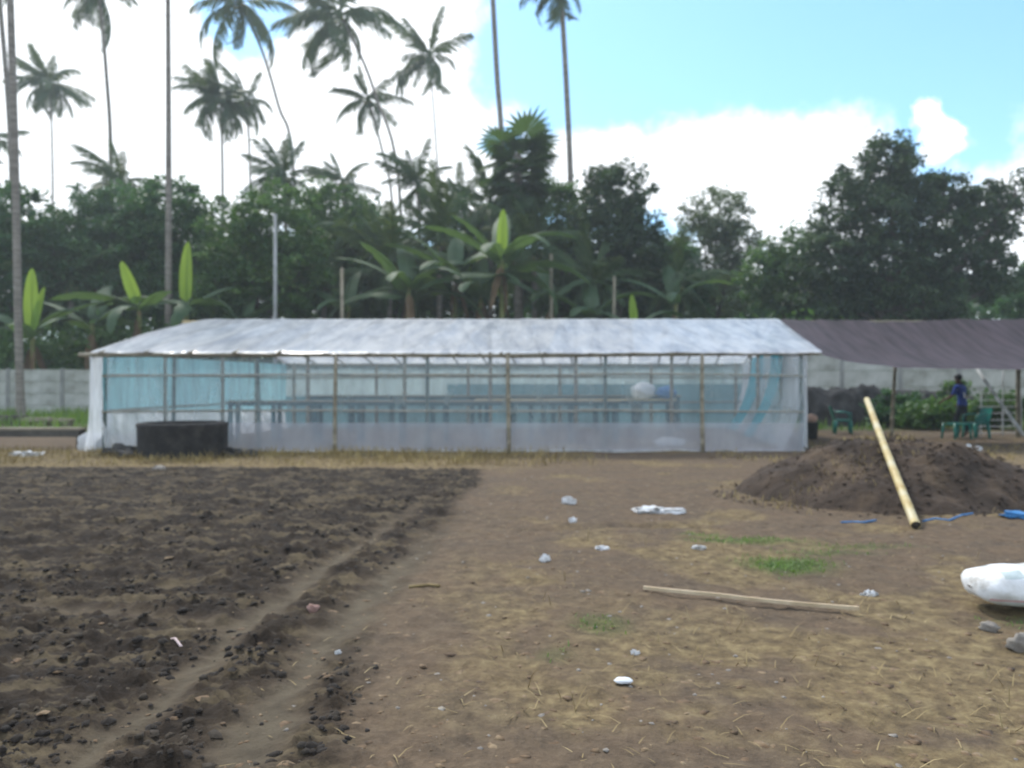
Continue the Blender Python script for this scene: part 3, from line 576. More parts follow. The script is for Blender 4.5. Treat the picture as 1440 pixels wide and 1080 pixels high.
# ------------------------------------------------------------------ dark tarp awning right of the shed
def tarp():
    root = thing('tarp_awning', (11, 20, 0), 'dark purple grey tarp slung from the shed ridge out to the right', 'tarp')
    nu, nv = 120, 30; U, Vv = np.meshgrid(np.linspace(0, 1, nu), np.linspace(0, 1, nv))
    x0 = 6.95 + 0.62 * Vv; X = x0 + (24 - x0) * U ** 1.15
    yb = 17.75 + 0.5 * sstep(0, .3, U); Yv = yb + (YR - yb) * Vv
    zb = 2.22 - 0.37 * (1 - np.exp(-U / 0.085)) - 0.02 * np.sin(U * 9); zr = ZR + 0.015 - 0.02 * np.sin(U * 8)
    Z = zb + (zr - zb) * Vv - 0.20 * np.sin(np.pi * Vv) * sstep(0, .15, U)
    Z = Z + 0.10 * (fbm(U * 22 + Vv * 2.2, Vv * 1.5, 3, 3) - .5) * (0.3 + Vv) + 0.04 * (fbm(U * 60 + Vv * 5, Vv * 3, 3, 6) - .5)
    V = np.stack([X, Yv, Z], -1).reshape(-1, 3) - np.array(OFF[root.name])
    i, j = np.meshgrid(np.arange(nv - 1), np.arange(nu - 1), indexing='ij')
    Q = np.stack([i * nu + j, i * nu + j + 1, (i + 1) * nu + j + 1, (i + 1) * nu + j], -1).reshape(-1, 4)
    link('sheet', np_mesh('sheet', V, Q, M_TARP, True), root)
    bamboo((7.5, YR, ZR - 0.05), (24.2, YR, ZR - 0.05), 0.045, M_BAMBOO_G, 'ridge_pole', root, 7, 0.0)
    for i, px in enumerate((1258, 1432, 1600)):
        x = (px - 720) * YR / F
        bamboo((x - 0.1 * (i == 0), YR, -0.2), (x + (0.1 if i == 0 else 0), YR, ZR - 0.05), 0.065 if i else 0.055, M_BAMBOO_G if i else M_BAMBOO, 'pole', root, 8 + i, 0.01)
    bamboo((24.0, 18.2, -0.2), (24.0, 18.2, 1.9), 0.05, M_BAMBOO_G, 'pole', root, 14)
tarp()

# ------------------------------------------------------------------ boundary wall
def panel_wall(A0, A1, label, ph, rows):
    root = thing('panel_wall', A0, label, 'wall')
    d = A1 - A0; t = d.normalized(); ang = math.atan2(t.y, t.x); n = int(d.length / 2.4)
    pan = MB().box((1.2, 0, ph / 2), (2.32, 0.06, ph - 0.015)).mesh('panel', M_CONC, None, False)
    post = MB().box((0, 0, ph * rows / 2 - 0.1), (0.16, 0.16, ph * rows + 0.35), taper=0.9).mesh('wall_post', M_CONCPOST, None, False)
    for i in range(n + 1):
        p = t * 2.4 * i
        link('wall_post', post, root, p, (0, 0, ang))
        if i < n:
            for k in range(rows):
                link('panel', pan, root, p + Vector((0, 0, 0.02 + k * ph)) + Vector((t.y, -t.x, 0)) * (0.008 * ((i * 5 + k * 3) % 3)), (0, 0, ang))
panel_wall(Vector((-34, 34.4, 0)), Vector((9, 33.6, 0)), 'long pale concrete panel wall behind the shed and at the far left', 0.53, 4)
panel_wall(Vector((9.1, 33.2, 0)), Vector((34, 32.0, 0)), 'taller pale concrete wall seen under the tarp at the right', 0.68, 4)

# ------------------------------------------------------------------ well, bench, mound, small things
def well():
    c = P(266, 640, 17.0); c.z = 0; c.x = (266 - 720) * 16.6 / F; c.y = 16.3
    root = thing('well_ring', c, 'low black concrete well ring in front of the shed', 'well')
    MB().lathe(c, [(0.87, -0.1), (0.88, 0.6), (0.90, 0.66), (0.88, 0.70), (0.78, 0.705), (0.76, 0.66), (0.76, -0.1)], 40).build('ring', M_WELL, root)
    MB().lathe((c.x, c.y, 0), [(0.755, 0.18), (0.3, 0.2), (0.001, 0.2)], 40).build('inner_fill', M_SOIL, root)
    rr = random.Random(4); k = 0
    for (x, y, r, lab) in ((-1.2, -0.15, 0.24, 'dark rubble lump left of the well ring'), (-0.95, -0.5, 0.17, 'small dark rubble lump at the left foot of the well ring'), (-1.55, 0.0, 0.14, 'smallest rubble lump, farthest left of the well ring'),
                           (1.05, -0.1, 0.17, 'dark rubble lump touching the right side of the well ring'), (1.4, 0.1, 0.12, 'dark rubble lump a step right of the well ring')):
        o = MB().blob((c.x + x, c.y + y, r * 0.35), (r * 1.2, r, r * 0.75), k, 0.28, 10, 7).build('rubble_lump', M_STONEK, None, False); k += 1
        tag(o, lab, 'rubble', 'rubble around the well')
well()
def bench():
    x1 = (130 - 720) * 18.6 / F; root = thing('plank_bench', (x1 - 2, 18.2, 0), 'low weathered timber bench left of the shed', 'bench')
    MB().box((x1 - 2.0, 18.25, 0.455), (4.0, 0.34, 0.05)).build('seat', M_WOOD, root, False)
    MB().box((x1 - 2.0, 18.12, 0.35), (3.9, 0.05, 0.15)).build('apron', M_DARKWOOD, root, False)
    for lx in (0.06, 3.4):
        for ly in (18.16, 18.36): MB().box((x1 - lx - 0.02, ly, 0.2), (0.08, 0.07, 0.46)).build('leg', M_DARKWOOD, root, False)
bench()
def board_pile():
    for (p0, p1, y, h, mt, lab) in ((-40, 36, 28.5, 0.2, M_DARKWOOD, 'dark timber beam lying in the grass at the far left'), (34, 74, 28.2, 0.12, M_WOOD, 'pale board in the grass beside the dark beam'), (78, 102, 28.0, 0.1, M_WOOD, 'short pale board in the grass nearest the shed')):
        a, b = (p0 - 720) * y / F, (p1 - 720) * y / F
        o = MB().box(((a + b) / 2, y, 0.16 + h / 2), (b - a, 0.4, h)).box(((a + b) / 2 - (b - a) * .3, y, 0.05), (0.1, 0.36, 0.16)).box(((a + b) / 2 + (b - a) * .3, y, 0.05), (0.1, 0.36, 0.16)).build('timber_board', mt, None, False)
        tag(o, lab, 'board')
board_pile()
MC = Vector((5.1, 10.6, 0))
def mound_h(x, y):
    dx, dy = (x - MC.x) / np.where(x < MC.x, 1.85, 2.1), (y - MC.y) / 1.75; r = np.sqrt(dx * dx + dy * dy) * (1 + 0.25 * (fbm(x * 0.8, y * 0.8, 2, 91) - .5))
    return 0.93 * np.clip(1 - r, 0, 1) ** 0.85 * (0.78 + 0.22 * sstep(0, .5, r)) + ((fbm(x * 2.6, y * 2.6, 5, 93) - .5) * 0.28 + (fbm(x * 1.1 + 3, y * 1.1, 2, 95) - .5) * 0.35) * np.clip(1.1 - r, 0, 1) ** .4 + (fbm(x * 12, y * 12, 3, 97) - .5) * 0.05 - 0.06 * sstep(.85, 1.05, r)
def mound():
    n = 130; U, Vv = np.meshgrid(np.linspace(-2.5, 2.5, n), np.linspace(-2.1, 2.1, n)); X = MC.x + U; Y = MC.y + Vv
    Z = mound_h(X, Y) + np.minimum(ground_z(X, Y), 0.02) * 0.6
    V = np.stack([X, Y, Z], -1).reshape(-1, 3); i, j = np.meshgrid(np.arange(n - 1), np.arange(n - 1), indexing='ij')
    Q = np.stack([i * n + j, i * n + j + 1, (i + 1) * n + j + 1, (i + 1) * n + j], -1).reshape(-1, 4)
    tag(link('soil_mound', np_mesh('soil_mound', V, Q, M_MOUND, True)), 'low heap of dark brown soil right of the shed', 'soil mound')
    g = np.random.default_rng(33); a = g.uniform(0, 6.28, 2600); r = g.uniform(0, 1.15, 2600) ** .7; X = MC.x + 2.1 * r * np.cos(a); Y = MC.y + 1.75 * r * np.sin(a)
    o = clods('mound_crumbs', X, Y, g, 0.006, 0.035, M_MOUND, 'loose crumbs of soil over the dark heap', 'soil crumbs')
    co = np.zeros(len(o.data.vertices) * 3, np.float32); o.data.vertices.foreach_get('co', co); co = co.reshape(-1, 9, 3)
    co[:, :, 2] += (np.maximum(mound_h(X, Y), 0))[:, None]; o.data.vertices.foreach_set('co', co.ravel()); o.data.update()
mound()
def heap_grass():
    g = np.random.default_rng(55); a = g.uniform(0, 6.28, 5000); q = g.uniform(.1, 1.15, 5000); X = MC.x + 2.0 * q * np.cos(a); Y = MC.y + 1.75 * q * np.sin(a)
    k = g.uniform(0, 1, 5000) < sstep(.5, .62, fbm(X * 1.8, Y * 1.8, 3, 81)) * sstep(-1.0, 1.0, (Y - MC.y) - 0.8 * (X - MC.x)) * .8; X, Y = X[k], Y[k]
    o = blades('heap_grass', X, Y, g, 0.04, 0.16, 0.004, (0.2, 1.2), M_YGRASS, 'thin dry grass on the back and left of the soil heap', 'dry grass')
    co = np.zeros(len(o.data.vertices) * 3, np.float32); o.data.vertices.foreach_get('co', co); co = co.reshape(-1, 6, 3)
    co[:, :, 2] += np.maximum(mound_h(X, Y), 0)[:, None]; o.data.vertices.foreach_set('co', co.ravel()); o.data.update()
heap_grass()
def yellow_pole():
    a = G(1288, 744); a.z = gz(a.x, a.y) + 0.04; b = P(1219, 562, 11.2)
    for Db in np.linspace(11.0, 15.0, 81):      # how far back its tip reaches when it rests on the heap
        b = P(1219, 562, Db); U = np.linspace(0.1, 0.95, 80)
        if np.max(mound_h(a.x + (b.x - a.x) * U, a.y + (b.y - a.y) * U) - (a.z + (b.z - a.z) * U)) > -0.035: break
    root = thing('bamboo_pole', a, 'thick yellow bamboo pole leaning on the dark soil heap', 'bamboo pole')
    d = b - a; t = d.normalized(); o1 = t.orthogonal().normalized(); path, rad = [], []
    n = 9
    for i in range(n + 1):
        u = i / n; c = a + d * u + Vector((0, 0, -0.02)) * math.sin(math.pi * u); r = 0.048 - 0.005 * u
        for dd, k in ((-0.015, 1), (-.004, 1.1), (0.004, 1.1), (0.015, 1)):
            if 0 < i < n: path.append(c + t * dd); rad.append(r * k)
        if i in (0, n): path.append(c); rad.append(r)
    MB().tube(path, rad, 12, False).build('culm', M_BAMBOO_Y, root)
    MB().tube([a + t * 0.02, a + t * 0.03], 0.043, 12).build('cut_end', M_DARKWOOD, root); MB().tube([b - t * 0.03, b - t * 0.02], 0.038, 12).build('cut_end', M_BAMBOO, root)
    print('pole tip at', tuple(b))
yellow_pole()
def slat():
    a, b = G(905, 833), G(1208, 862); n = 8; root = None
    pts = []; s = Vector((-(b - a).y, (b - a).x, 0)).normalized()
    mb = MB(); ring = []
    for i in range(n + 1):
        u = i / n; c = a + (b - a) * u; c.z = max(gz(c.x, c.y) + 0.01, 0.0) * 0.3 + 0.03 + 0.004 * math.sin(7 * u)
        k = 1 - 0.15 * u
        ring.append([c - s * 0.019 * k + Vector((0, 0, -0.012)), c - s * 0.013 * k + Vector((0, 0, 0.009)), c + s * 0.013 * k + Vector((0, 0, 0.009)), c + s * 0.019 * k + Vector((0, 0, -0.012)), c - s * 0.019 * k + Vector((0, 0, -0.012))])
    mb.quadgrid(ring)
    m = len(ring[0]); mb.f.append((0, 1, 2, 3)); e = n * m; mb.f.append((e + 3, e + 2, e + 1, e))
    tag(mb.build('split_bamboo', M_SLAT, None, False), 'split bamboo slat lying flat on the brown ground', 'bamboo slat')
slat()
def big_sack():
    c = Vector((3.64, 5.28, 0.12)); n, mseg = 56, 24; mb = MB(); Ln = 1.05; L0 = c.x - 0.55
    rows = []
    for i in range(n + 1):
        u = 0.5 - 0.5 * math.cos(math.pi * i / n); x = L0 + Ln * u; q_ = min(u, 1 - u) / 0.22; e = max(0, 1 - (1 - q_) ** 2.6) ** (1 / 2.6) if q_ < 1 else 1; row = []
        for k in range(mseg + 1):
            a = 2 * math.pi * k / mseg
            wob = 1 + 0.05 * math.sin(3 * a + 8 * u) + 0.03 * math.sin(7 * a - 15 * u)
            wob += 0.035 * math.sin(23 * u + 2 * a) + 0.025 * math.sin(41 * u - 5 * a) * (1.3 - e)
            y = math.cos(a) * 0.23 * (0.03 + 0.97 * e) * wob; z = math.sin(a) * 0.135 * (0.05 + 0.95 * e) * wob
            z = max(z, -0.10 * e)
            row.append((x, c.y + y + 0.06 * u, c.z + z + 0.02))
        rows.append(row)
    mb.quadgrid(rows); mb.f.append(tuple(range(mseg)))
    m, nt, N, L, b = newmat('woven_white_sack')
    tc = N.new('ShaderNodeTexCoord'); sp = N.new('ShaderNodeSeparateXYZ'); L.new(tc.outputs['Object'], sp.inputs[0])
    def box_mask(x0, x1, z0, z1):
        fs = []
        for ax, lo, hi in ((0, x0, x1), (2, z0, z1)):
            for op, v in (('GREATER_THAN', lo), ('LESS_THAN', hi)):
                k = N.new('ShaderNodeMath'); k.operation = op; L.new(sp.outputs[ax], k.inputs[0]); k.inputs[1].default_value = v; fs.append(k.outputs[0])
        o = fs[0]
        for f in fs[1:]:
            k = N.new('ShaderNodeMath'); k.operation = 'MULTIPLY'; L.new(o, k.inputs[0]); L.new(f, k.inputs[1]); o = k.outputs[0]
        return o
    base = ramp(N, L, nz(N, L, tc.outputs['Object'], 6, 4), [(0.34, (0.42, 0.40, 0.36)), (0.5, (0.68, 0.68, 0.67)), (0.64, (0.78, 0.79, 0.8))])
    def over(bs, msk, col, k):
        q = N.new('ShaderNodeMath'); q.operation = 'MULTIPLY'; L.new(msk, q.inputs[0]); q.inputs[1].default_value = k
        x = N.new('ShaderNodeMix'); x.data_type = 'RGBA'; L.new(q.outputs[0], x.inputs[0]); L.new(bs, x.inputs[6]); x.inputs[7].default_value = (*col, 1); return x.outputs[2]
    base = over(base, box_mask(L0 + 0.05, L0 + 2, 0.075, 0.092), (0.6, 0.22, 0.24), 0.6)
    base = over(base, box_mask(L0 + 0.13, L0 + 0.28, 0.225, 0.262), (0.25, 0.36, 0.33), 0.55)
    L.new(base, b.inputs['Base Color']); b.inputs['Roughness'].default_value = 0.55
    bp = N.new('ShaderNodeBump'); bp.inputs['Strength'].default_value = 0.4; bp.inputs['Distance'].default_value = 0.02; L.new(nz(N, L, tc.outputs['Object'], 12, 4), bp.inputs['Height']); L.new(bp.outputs[0], b.inputs['Normal'])
    tag(mb.build('woven_sack', m), 'full white woven sack lying on the ground at the right edge', 'sack')
big_sack()
def lump(name, px, py, w_, h_, mt, label, cat, seed, d=None, group=None, amp=0.25, lift=0.25, freq=2.0):
    g_ = G(px, py); z = gz(g_.x, g_.y)
    o = MB().blob((g_.x, g_.y, z + h_ * lift), (w_ / 2, (d or w_ * 0.7) / 2, h_ / 2), seed, amp, 18, 10, freq).build(name, mt, None, freq < 3)
    return tag(o, label, cat, group)
lump('stone', 1390, 880, 0.11, 0.075, M_STONE, 'pale grey stone just below the white woven sack', 'stone', 1, group='stones')
lump('stone', 1434, 908, 0.13, 0.11, M_STONE, 'larger pale stone at the right edge below the woven sack', 'stone', 2, group='stones')
lump('stone', 440, 860, 0.075, 0.07, M_PINKST, 'reddish stone at the edge of the dark tilled soil', 'stone', 3, group='stones')
lump('stone', 225, 662, 0.22, 0.12, M_STONE, 'pale stone on the far edge of the tilled soil before the well', 'stone', 4, group='stones')
lump('white_litter', 877, 966, 0.095, 0.03, M_WHITEP, 'flat white plastic lid on the ground in the centre foreground', 'litter', 5, 0.06, amp=0.08, lift=0.6)
for k, (px, py, w_, h_, lab) in enumerate(((925, 718, 0.44, 0.07, 'long crumpled white plastic bag on the ground before the shed'), (800, 706, 0.12, 0.11, 'round white plastic scrap left of the long white bag'), (805, 731, 0.08, 0.06, 'small white scrap just below the round white scrap'),
        (846, 773, 0.11, 0.04, 'flat pale paper scrap right of centre on the brown ground'), (766, 791, 0.09, 0.06, 'crumpled pale scrap near the middle of the brown ground'), (983, 771, 0.1, 0.04, 'thin white scrap left of the green grass patch'),
        (1222, 832, 0.12, 0.04, 'pale torn paper scrap beyond the end of the bamboo slat'), (1361, 634, 0.42, 0.16, 'white plastic bag on the ground before the person'), (476, 919, 0.03, 0.025, 'tiny white scrap by the smooth wheel track'),
        (893, 918, 0.04, 0.03, 'tiny white scrap above the flat white lid'), (35, 642, 0.6, 0.1, 'pale crumpled plastic on the dry grass at the far left'))):
    lump('plastic_scrap', px, py, w_, h_, M_SCRAP, lab, 'litter', 20 + k, w_ * 0.5, 'white scraps on the ground', 0.5, 0.3, 5.0)
sack('white_rag', (-9.55, 17.75, 0.16), (0.3, 0.2, 0.24), M_SHEET_W, 'bunched white plastic end at the left corner of the shed', 'plastic', 9)
def curl(name, pts, r, mt, label, cat):
    P3 = []
    for (x, y) in pts:
        q = G(x, y); q.z = max(gz(q.x, q.y), float(mound_h(np.array([q.x]), np.array([q.y]))[0]) if abs(q.x - MC.x) < 2.4 and abs(q.y - MC.y) < 2 else -1) + r * 0.9; P3.append(q)
    sm = []
    for i in range(len(P3) - 1):
        for k in range(4): sm.append(P3[i].lerp(P3[i + 1], k / 4))
    sm.append(P3[-1]); return tag(MB().tube(sm, r, 6).build(name, mt), label, cat)
curl('blue_rope', [(1183, 734), (1200, 732), (1215, 735), (1232, 731)], 0.010, M_BLUEP, 'short piece of blue rope at the left foot of the soil heap', 'rope')
curl('blue_rope', [(1298, 734), (1315, 731), (1335, 733), (1352, 729), (1368, 726)], 0.010, M_BLUEP, 'longer blue rope at the foot of the soil heap right of the bamboo pole', 'rope')
curl('pink_strip', [(224, 903), (234, 904), (246, 908), (256, 914)], 0.008, M_PINKST2, 'thin pale pink strip on the dark tilled soil', 'strip')
lump('blue_sheet_scrap', 1432, 731, 0.34, 0.1, M_BLUEP, 'crumpled blue plastic sheet at the right edge beside the soil heap', 'plastic', 50, 0.25, None, 0.4)
curl('yellow_leaf_stalk', [(575, 830), (588, 829), (603, 826), (618, 829)], 0.012, M_STRAW, 'dry yellow leaf stalk beside the wheel track', 'leaf')

# ------------------------------------------------------------------ chairs, person, rack at the right
def plastic_chair(c, rz, label, w_=0.46, back=True):
    root = thing('plastic_chair', c, label, 'chair', 'green plastic chairs under the tarp'); root.rotation_euler = (0, 0, rz)
    o0 = Vector(c)
    def bp(mb, n): mb.build(n, M_GREENP, root)
    s = MB(); s.quadgrid([[o0 + Vector((x * w_ / 2, y * w_ / 2, 0.43 - 0.02 * (1 - x * x) * (1 - y * y))) for x in (-1, -.5, 0, .5, 1)] for y in (-1, -.5, 0, .5, 1)])
    s.box(o0 + Vector((0, 0, 0.40)), (w_ * 0.96, w_ * 0.96, 0.035)); bp(s, 'seat')
    for sx_ in (-1, 1):
        for sy in (-1, 1):
            x, y = sx_ * w_ * 0.45, sy * w_ * 0.45
            bp(MB().tube([o0 + Vector((x * 0.95, y * 0.95, 0.42)), o0 + Vector((x * 1.12, y * 1.12, 0.0))], [0.045, 0.03], 6), 'leg')
    if back:
        rows = []
        for i in range(7):
            u = i / 6; rows.append([o0 + Vector((xx * w_ / 2 * (1 - 0.12 * u * u), w_ * 0.47 + 0.12 * u - 0.05 * (1 - xx * xx) * -1, 0.43 + 0.40 * u)) for xx in (-1, -.6, -.2, .2, .6, 1)])
        mb = MB().quadgrid(rows); mb.quadgrid([[p + Vector((0, 0.02, 0)) for p in r] for r in rows]); bp(mb, 'backrest')
        for sx_ in (-1, 1):
            bp(MB().tube([o0 + Vector((sx_ * w_ * .5, w_ * .5, 0.66)), o0 + Vector((sx_ * w_ * .56, 0, 0.66)), o0 + Vector((sx_ * w_ * .54, -w_ * .42, 0.63)), o0 + Vector((sx_ * w_ * .5, -w_ * .46, 0.42))], 0.022, 6), 'armrest')
    return root
plastic_chair(((1185 - 720) * 23.6 / F, 23.6, 0.0), R(75), 'green plastic chair standing alone behind the soil heap near the shed')
plastic_chair(((1345 - 720) * 21.4 / F, 21.4, 0.0), R(10), 'green plastic stool in front and left of the person in blue', 0.5, False)
plastic_chair(((1374 - 720) * 21.7 / F, 21.75, 0.0), R(-80), 'green plastic chair right behind the person in blue')
def person():
    px_ = (1364 - 720) * 21.9 / F; base = Vector((px_, 22.25, 0))
    bm_v, bm_e, bm_r = [], [], []
    def v(p, r): bm_v.append(p); bm_r.append(r); return len(bm_v) - 1
    def chain(s, pts):
        for p, r in pts:
            i = v(p, r); bm_e.append((s, i)); s = i
        return s
    # facing away from the viewer and a little left; leaning slightly forward
    pel = v((0, 0, 0.93), (0.155, 0.11))
    sp = chain(pel, [((-.01, .02, 1.06), (0.145, .105)), ((-.01, .05, 1.22), (0.165, .115)), ((0, .08, 1.38), (0.17, .11))])
    nk = chain(sp, [((0, .10, 1.48), (0.065, .06)), ((-.01, .12, 1.55), (0.06, .06)), ((-.015, .13, 1.62), (0.082, .095)), ((-.015, .13, 1.71), (0.078, .09)), ((-.015, .125, 1.755), (.04, .05))])
    for s, el, wr in ((-1, (-.29, .16, 1.14), (-.30, .36, 1.05)), (1, (.29, .10, 1.13), (.27, .26, .98))):
        sh = chain(sp, [((s * .19, .08, 1.40), (.07, .07))])
        wv = chain(sh, [(((s * .19 + el[0]) / 2, .1, 1.27), (.052, .052)), (el, (.042, .042)), (tuple((a + b) / 2 for a, b in zip(el, wr)), (.038, .038)), (wr, (.027, .03))])
        w0 = Vector(wr); pm = w0 + Vector((0, .06, -.045)); pi_ = chain(wv, [(tuple(pm), (.034, .018))])
        for k in range(4):
            o = (k - 1.5) * 0.019; ln = (0.07, .08, .075, .06)[k]
            chain(pi_, [(tuple(pm + Vector((o, .035, -.03))), (.009, .009)), (tuple(pm + Vector((o, .035 + ln * .5, -.035 - ln * .4))), (.009, .009)), (tuple(pm + Vector((o, .035 + ln * .7, -.035 - ln * .85))), (.008, .008))])
        chain(pi_, [(tuple(w0 + Vector((-s * .035, .04, -.02))), (.011, .011)), (tuple(w0 + Vector((-s * .05, .08, -.05))), (.010, .010))])
    for s, kn, an in ((-1, (-.15, .10, .50), (-.19, .0, .09)), (1, (.10, .02, .50), (.11, -.05, .09))):
        hp = chain(pel, [((s * .09, 0, .86), (.095, .1))])
        a = chain(hp, [((s * .09 * .5 + kn[0] * .5, kn[1] * .55, .68), (.08, .085)), (kn, (.058, .062)), ((kn[0] * .5 + an[0] * .5, kn[1] * .4 + an[1] * .6 - .01, .32), (.055, .058)), (an, (.038, .04))])
        chain(a, [((an[0], an[1] + .08, .045), (.042, .032)), ((an[0] - .01, an[1] + .17, .035), (.038, .024))])
    me = bpy.data.meshes.new('body'); me.from_pydata(bm_v, bm_e, []); tmp = bpy.data.objects.new('tmp_body', me); COL.objects.link(tmp)
    md = tmp.modifiers.new('s', 'SKIN'); md.use_smooth_shade = True; sub = tmp.modifiers.new('d', 'SUBSURF'); sub.levels = 2; sub.render_levels = 2
    for i, r in enumerate(bm_r): me.skin_vertices[0].data[i].radius = r
    me.skin_vertices[0].data[0].use_root = True
    dg = bpy.context.evaluated_depsgraph_get(); em = bpy.data.meshes.new_from_object(tmp.evaluated_get(dg)); bpy.data.objects.remove(tmp)
    em.name = 'body'; em.materials.clear()
    for m in (M_SKIN, M_SHIRT, M_TROUS, M_WHITEP): em.materials.append(m)
    for p in em.polygons:
        c = p.center; p.use_smooth = True
        arm = abs(c.x) > 0.2 and c.z > 0.8
        if c.z > 1.49: k = 0
        elif arm and c.z < 1.2: k = 0
        elif c.z > 0.9 and not (arm and c.z < 1.2): k = 1
        elif c.z > 0.1: k = 2
        else: k = 0
        if k == 1 and p.normal.y < -0.3 and abs(c.x + .03) < 0.05 and 1.12 < c.z < 1.24: k = 3
        p.material_index = k
    root = thing('person', base, 'person in a blue shirt and dark trousers standing under the tarp among green chairs', 'person'); root.rotation_euler = (0, 0, R(28))
    link('body', em, root)
    h = MB().blob((-.015, .118, 1.70), (.095, .112, .095), 2, 0.03, 16, 10).mesh('hair', M_HAIR); link('hair', h, root)
    f = MB().blob((-.015, .222, 1.66), (.018, .022, .03), 3, 0.02, 8, 6).blob((-.06, .205, 1.685), (.012, .01, .008), 3, 0, 6, 4).blob((.03, .205, 1.685), (.012, .01, .008), 3, 0, 6, 4).blob((-.015, .212, 1.605), (.025, .012, .008), 3, 0, 8, 4).blob((-.102, .13, 1.66), (.012, .02, .03), 3, 0, 6, 5).blob((.072, .13, 1.66), (.012, .02, .03), 3, 0, 6, 5).mesh('face_features', M_SKIN); link('face_features', f, root)
person()
def rack():
    y = 22.6; X = lambda px: (px - 720) * y / F
    root = thing('pole_rack', (X(1405), y, 0), 'pale rack of thin poles under the tarp right of the person', 'rack')
    for px in (1379, 1410): bamboo((X(px), y, -0.1), (X(px) + 0.02, y, 1.9 if px == 1410 else 1.25), 0.022, M_RACK, 'upright', root, px)
    for k in range(7): bamboo((X(1375), y - 0.03, 0.08 + 0.19 * k), (X(1436), y - 0.03, 0.09 + 0.19 * k), 0.016, M_RACK, 'crossbar', root, 200 + k)
    bamboo((X(1436), y, -0.1), (X(1436), y, 1.3), 0.022, M_RACK, 'upright', root, 300)
    a, b = P(1440, 613, 21.2), P(1374, 519, 22.3); a.z = max(a.z, 0.0)
    o = bamboo(a, b, 0.05, M_RACK, 'leaning_pole', None, 301); tag(o, 'pale straight pole leaning diagonally against the rack under the tarp', 'pole')
rack()
def orange_bundle():
    c = Vector(((1141 - 720) * 21.5 / F, 21.5, 0))
    root = thing('covered_bucket', c, 'dark bucket with a pale orange rounded top beside the right shed corner', 'bucket')
    MB().lathe(c, [(0.001, 0), (0.15, 0), (0.19, 0.42), (0.17, 0.46)], 18).build('bucket', M_STONEK, root); MB().blob((c.x, c.y, 0.55), (0.15, 0.14, 0.13), 4, 0.1, 14, 9).build('top', M_CLAY, root)
orange_bundle()

# ------------------------------------------------------------------ vegetation
def leaves(C, T, B, Ls, Ws):
    n = len(C); V = np.stack([C - T * Ls[:, None] / 2, C + B * Ws[:, None] / 2, C + T * Ls[:, None] / 2, C - B * Ws[:, None] / 2], 1).reshape(-1, 3)
    return V, np.arange(n * 4).reshape(-1, 4)
def rand_dirs(g, n):
    v = g.normal(size=(n, 3)); return v / np.linalg.norm(v, axis=1)[:, None]
def crown_mesh(name, lobes, dens, per, size, mt, seed, fill=0.5, clump=0.55):
    g = np.random.default_rng(seed); Cs = []
    for c, r in lobes:
        c, r = np.array(c), np.array(r); n = max(8, int(dens * (r[0] * r[1] + r[1] * r[2] + r[0] * r[2]) / 3))
        d = rand_dirs(g, n); bump = 1 + 0.22 * np.sin(d[:, 0] * 5 + seed) * np.cos(d[:, 2] * 6 + seed * 2); k = (fill + (1 - fill) * g.uniform(0, 1, n) ** 0.6) * bump
        Cs.append(c + d * r * k[:, None])
    Cs = np.concatenate(Cs); rc = g.uniform(0.6, 1.35, len(Cs)) * clump
    m = (per * g.uniform(.6, 1.4, len(Cs))).astype(int); idx = np.repeat(np.arange(len(Cs)), m); n = len(idx)
    C = Cs[idx] + rand_dirs(g, n) * (rc[idx] * g.uniform(0, 1, n) ** .5)[:, None] * np.array([1, 1, 0.7])
    T = rand_dirs(g, n); T[:, 2] = T[:, 2] * .6 - .2; T /= np.linalg.norm(T, axis=1)[:, None]; nn = rand_dirs(g, n); nn[:, 2] += 0.6; B = np.cross(T, nn); B /= np.linalg.norm(B, axis=1)[:, None] + 1e-6
    s = size * g.uniform(.7, 1.35, n); V, Q = leaves(C, T, B, s, s * 0.5); return np_mesh(name, V, Q, mt)
def tree(name, label, D, lobes_px, mt, seed, trunk_px=None, dens=26, per=46, size=0.26, fill=.45, clump=.55, tr=0.22, deep=0.8):
    tx = trunk_px if trunk_px is not None else sum(l[0] for l in lobes_px) / len(lobes_px)
    base = Vector(((tx - 720) * D / F, D, 0)); root = thing(name, base, label, 'tree', 'broadleaf trees behind the wall'); lobes = []; g = random.Random(seed)
    for (cx, cy, rx, ry) in lobes_px:
        c = P(cx, cy, D) - base; c.y += g.uniform(-.5, .5) * rx * D / F * .5; r = (rx * D / F, rx * D / F * deep, ry * D / F); lobes.append((tuple(c), r))
    link('crown', crown_mesh('crown', lobes, dens, per, size, mt, seed, fill, clump), root)
    mb = MB(); top = max(lobes, key=lambda l: l[0][2])[0]; low = min(l[0][2] for l in lobes)
    fork = Vector((0, 0, max(low * .6, 1.5))); mb.tube([(0, 0, -0.3), fork * .5 + Vector((.1, 0, 0)), fork, Vector(top) * .5 + fork * .5, top], [tr * 1.3, tr, tr * .85, tr * .5, .05], 8)
    for c, r in lobes:
        c = Vector(c); mb.tube([fork, (fork + c) / 2 + Vector((0, 0, .3)), c, c + Vector((g.uniform(-1, 1) * r[0] * .5, 0, r[2] * .5))], [tr * .55, tr * .4, tr * .22, .03], 6)
    link('trunk', mb.mesh('trunk', M_BARK), root); return root
tree('broadleaf_tree', 'dark broadleaf tree at the far left edge behind the thick palm trunk', 41, [(30, 320, 65, 55), (70, 370, 70, 60), (-40, 340, 70, 80), (20, 420, 80, 60)], M_LEAF_A, 1)
tree('broadleaf_tree', 'dark bushy tree between the thick left palm trunk and the straight palm trunk', 44, [(150, 310, 70, 55), (110, 350, 60, 60), (190, 350, 70, 60), (150, 410, 90, 60)], M_LEAF_A, 2)
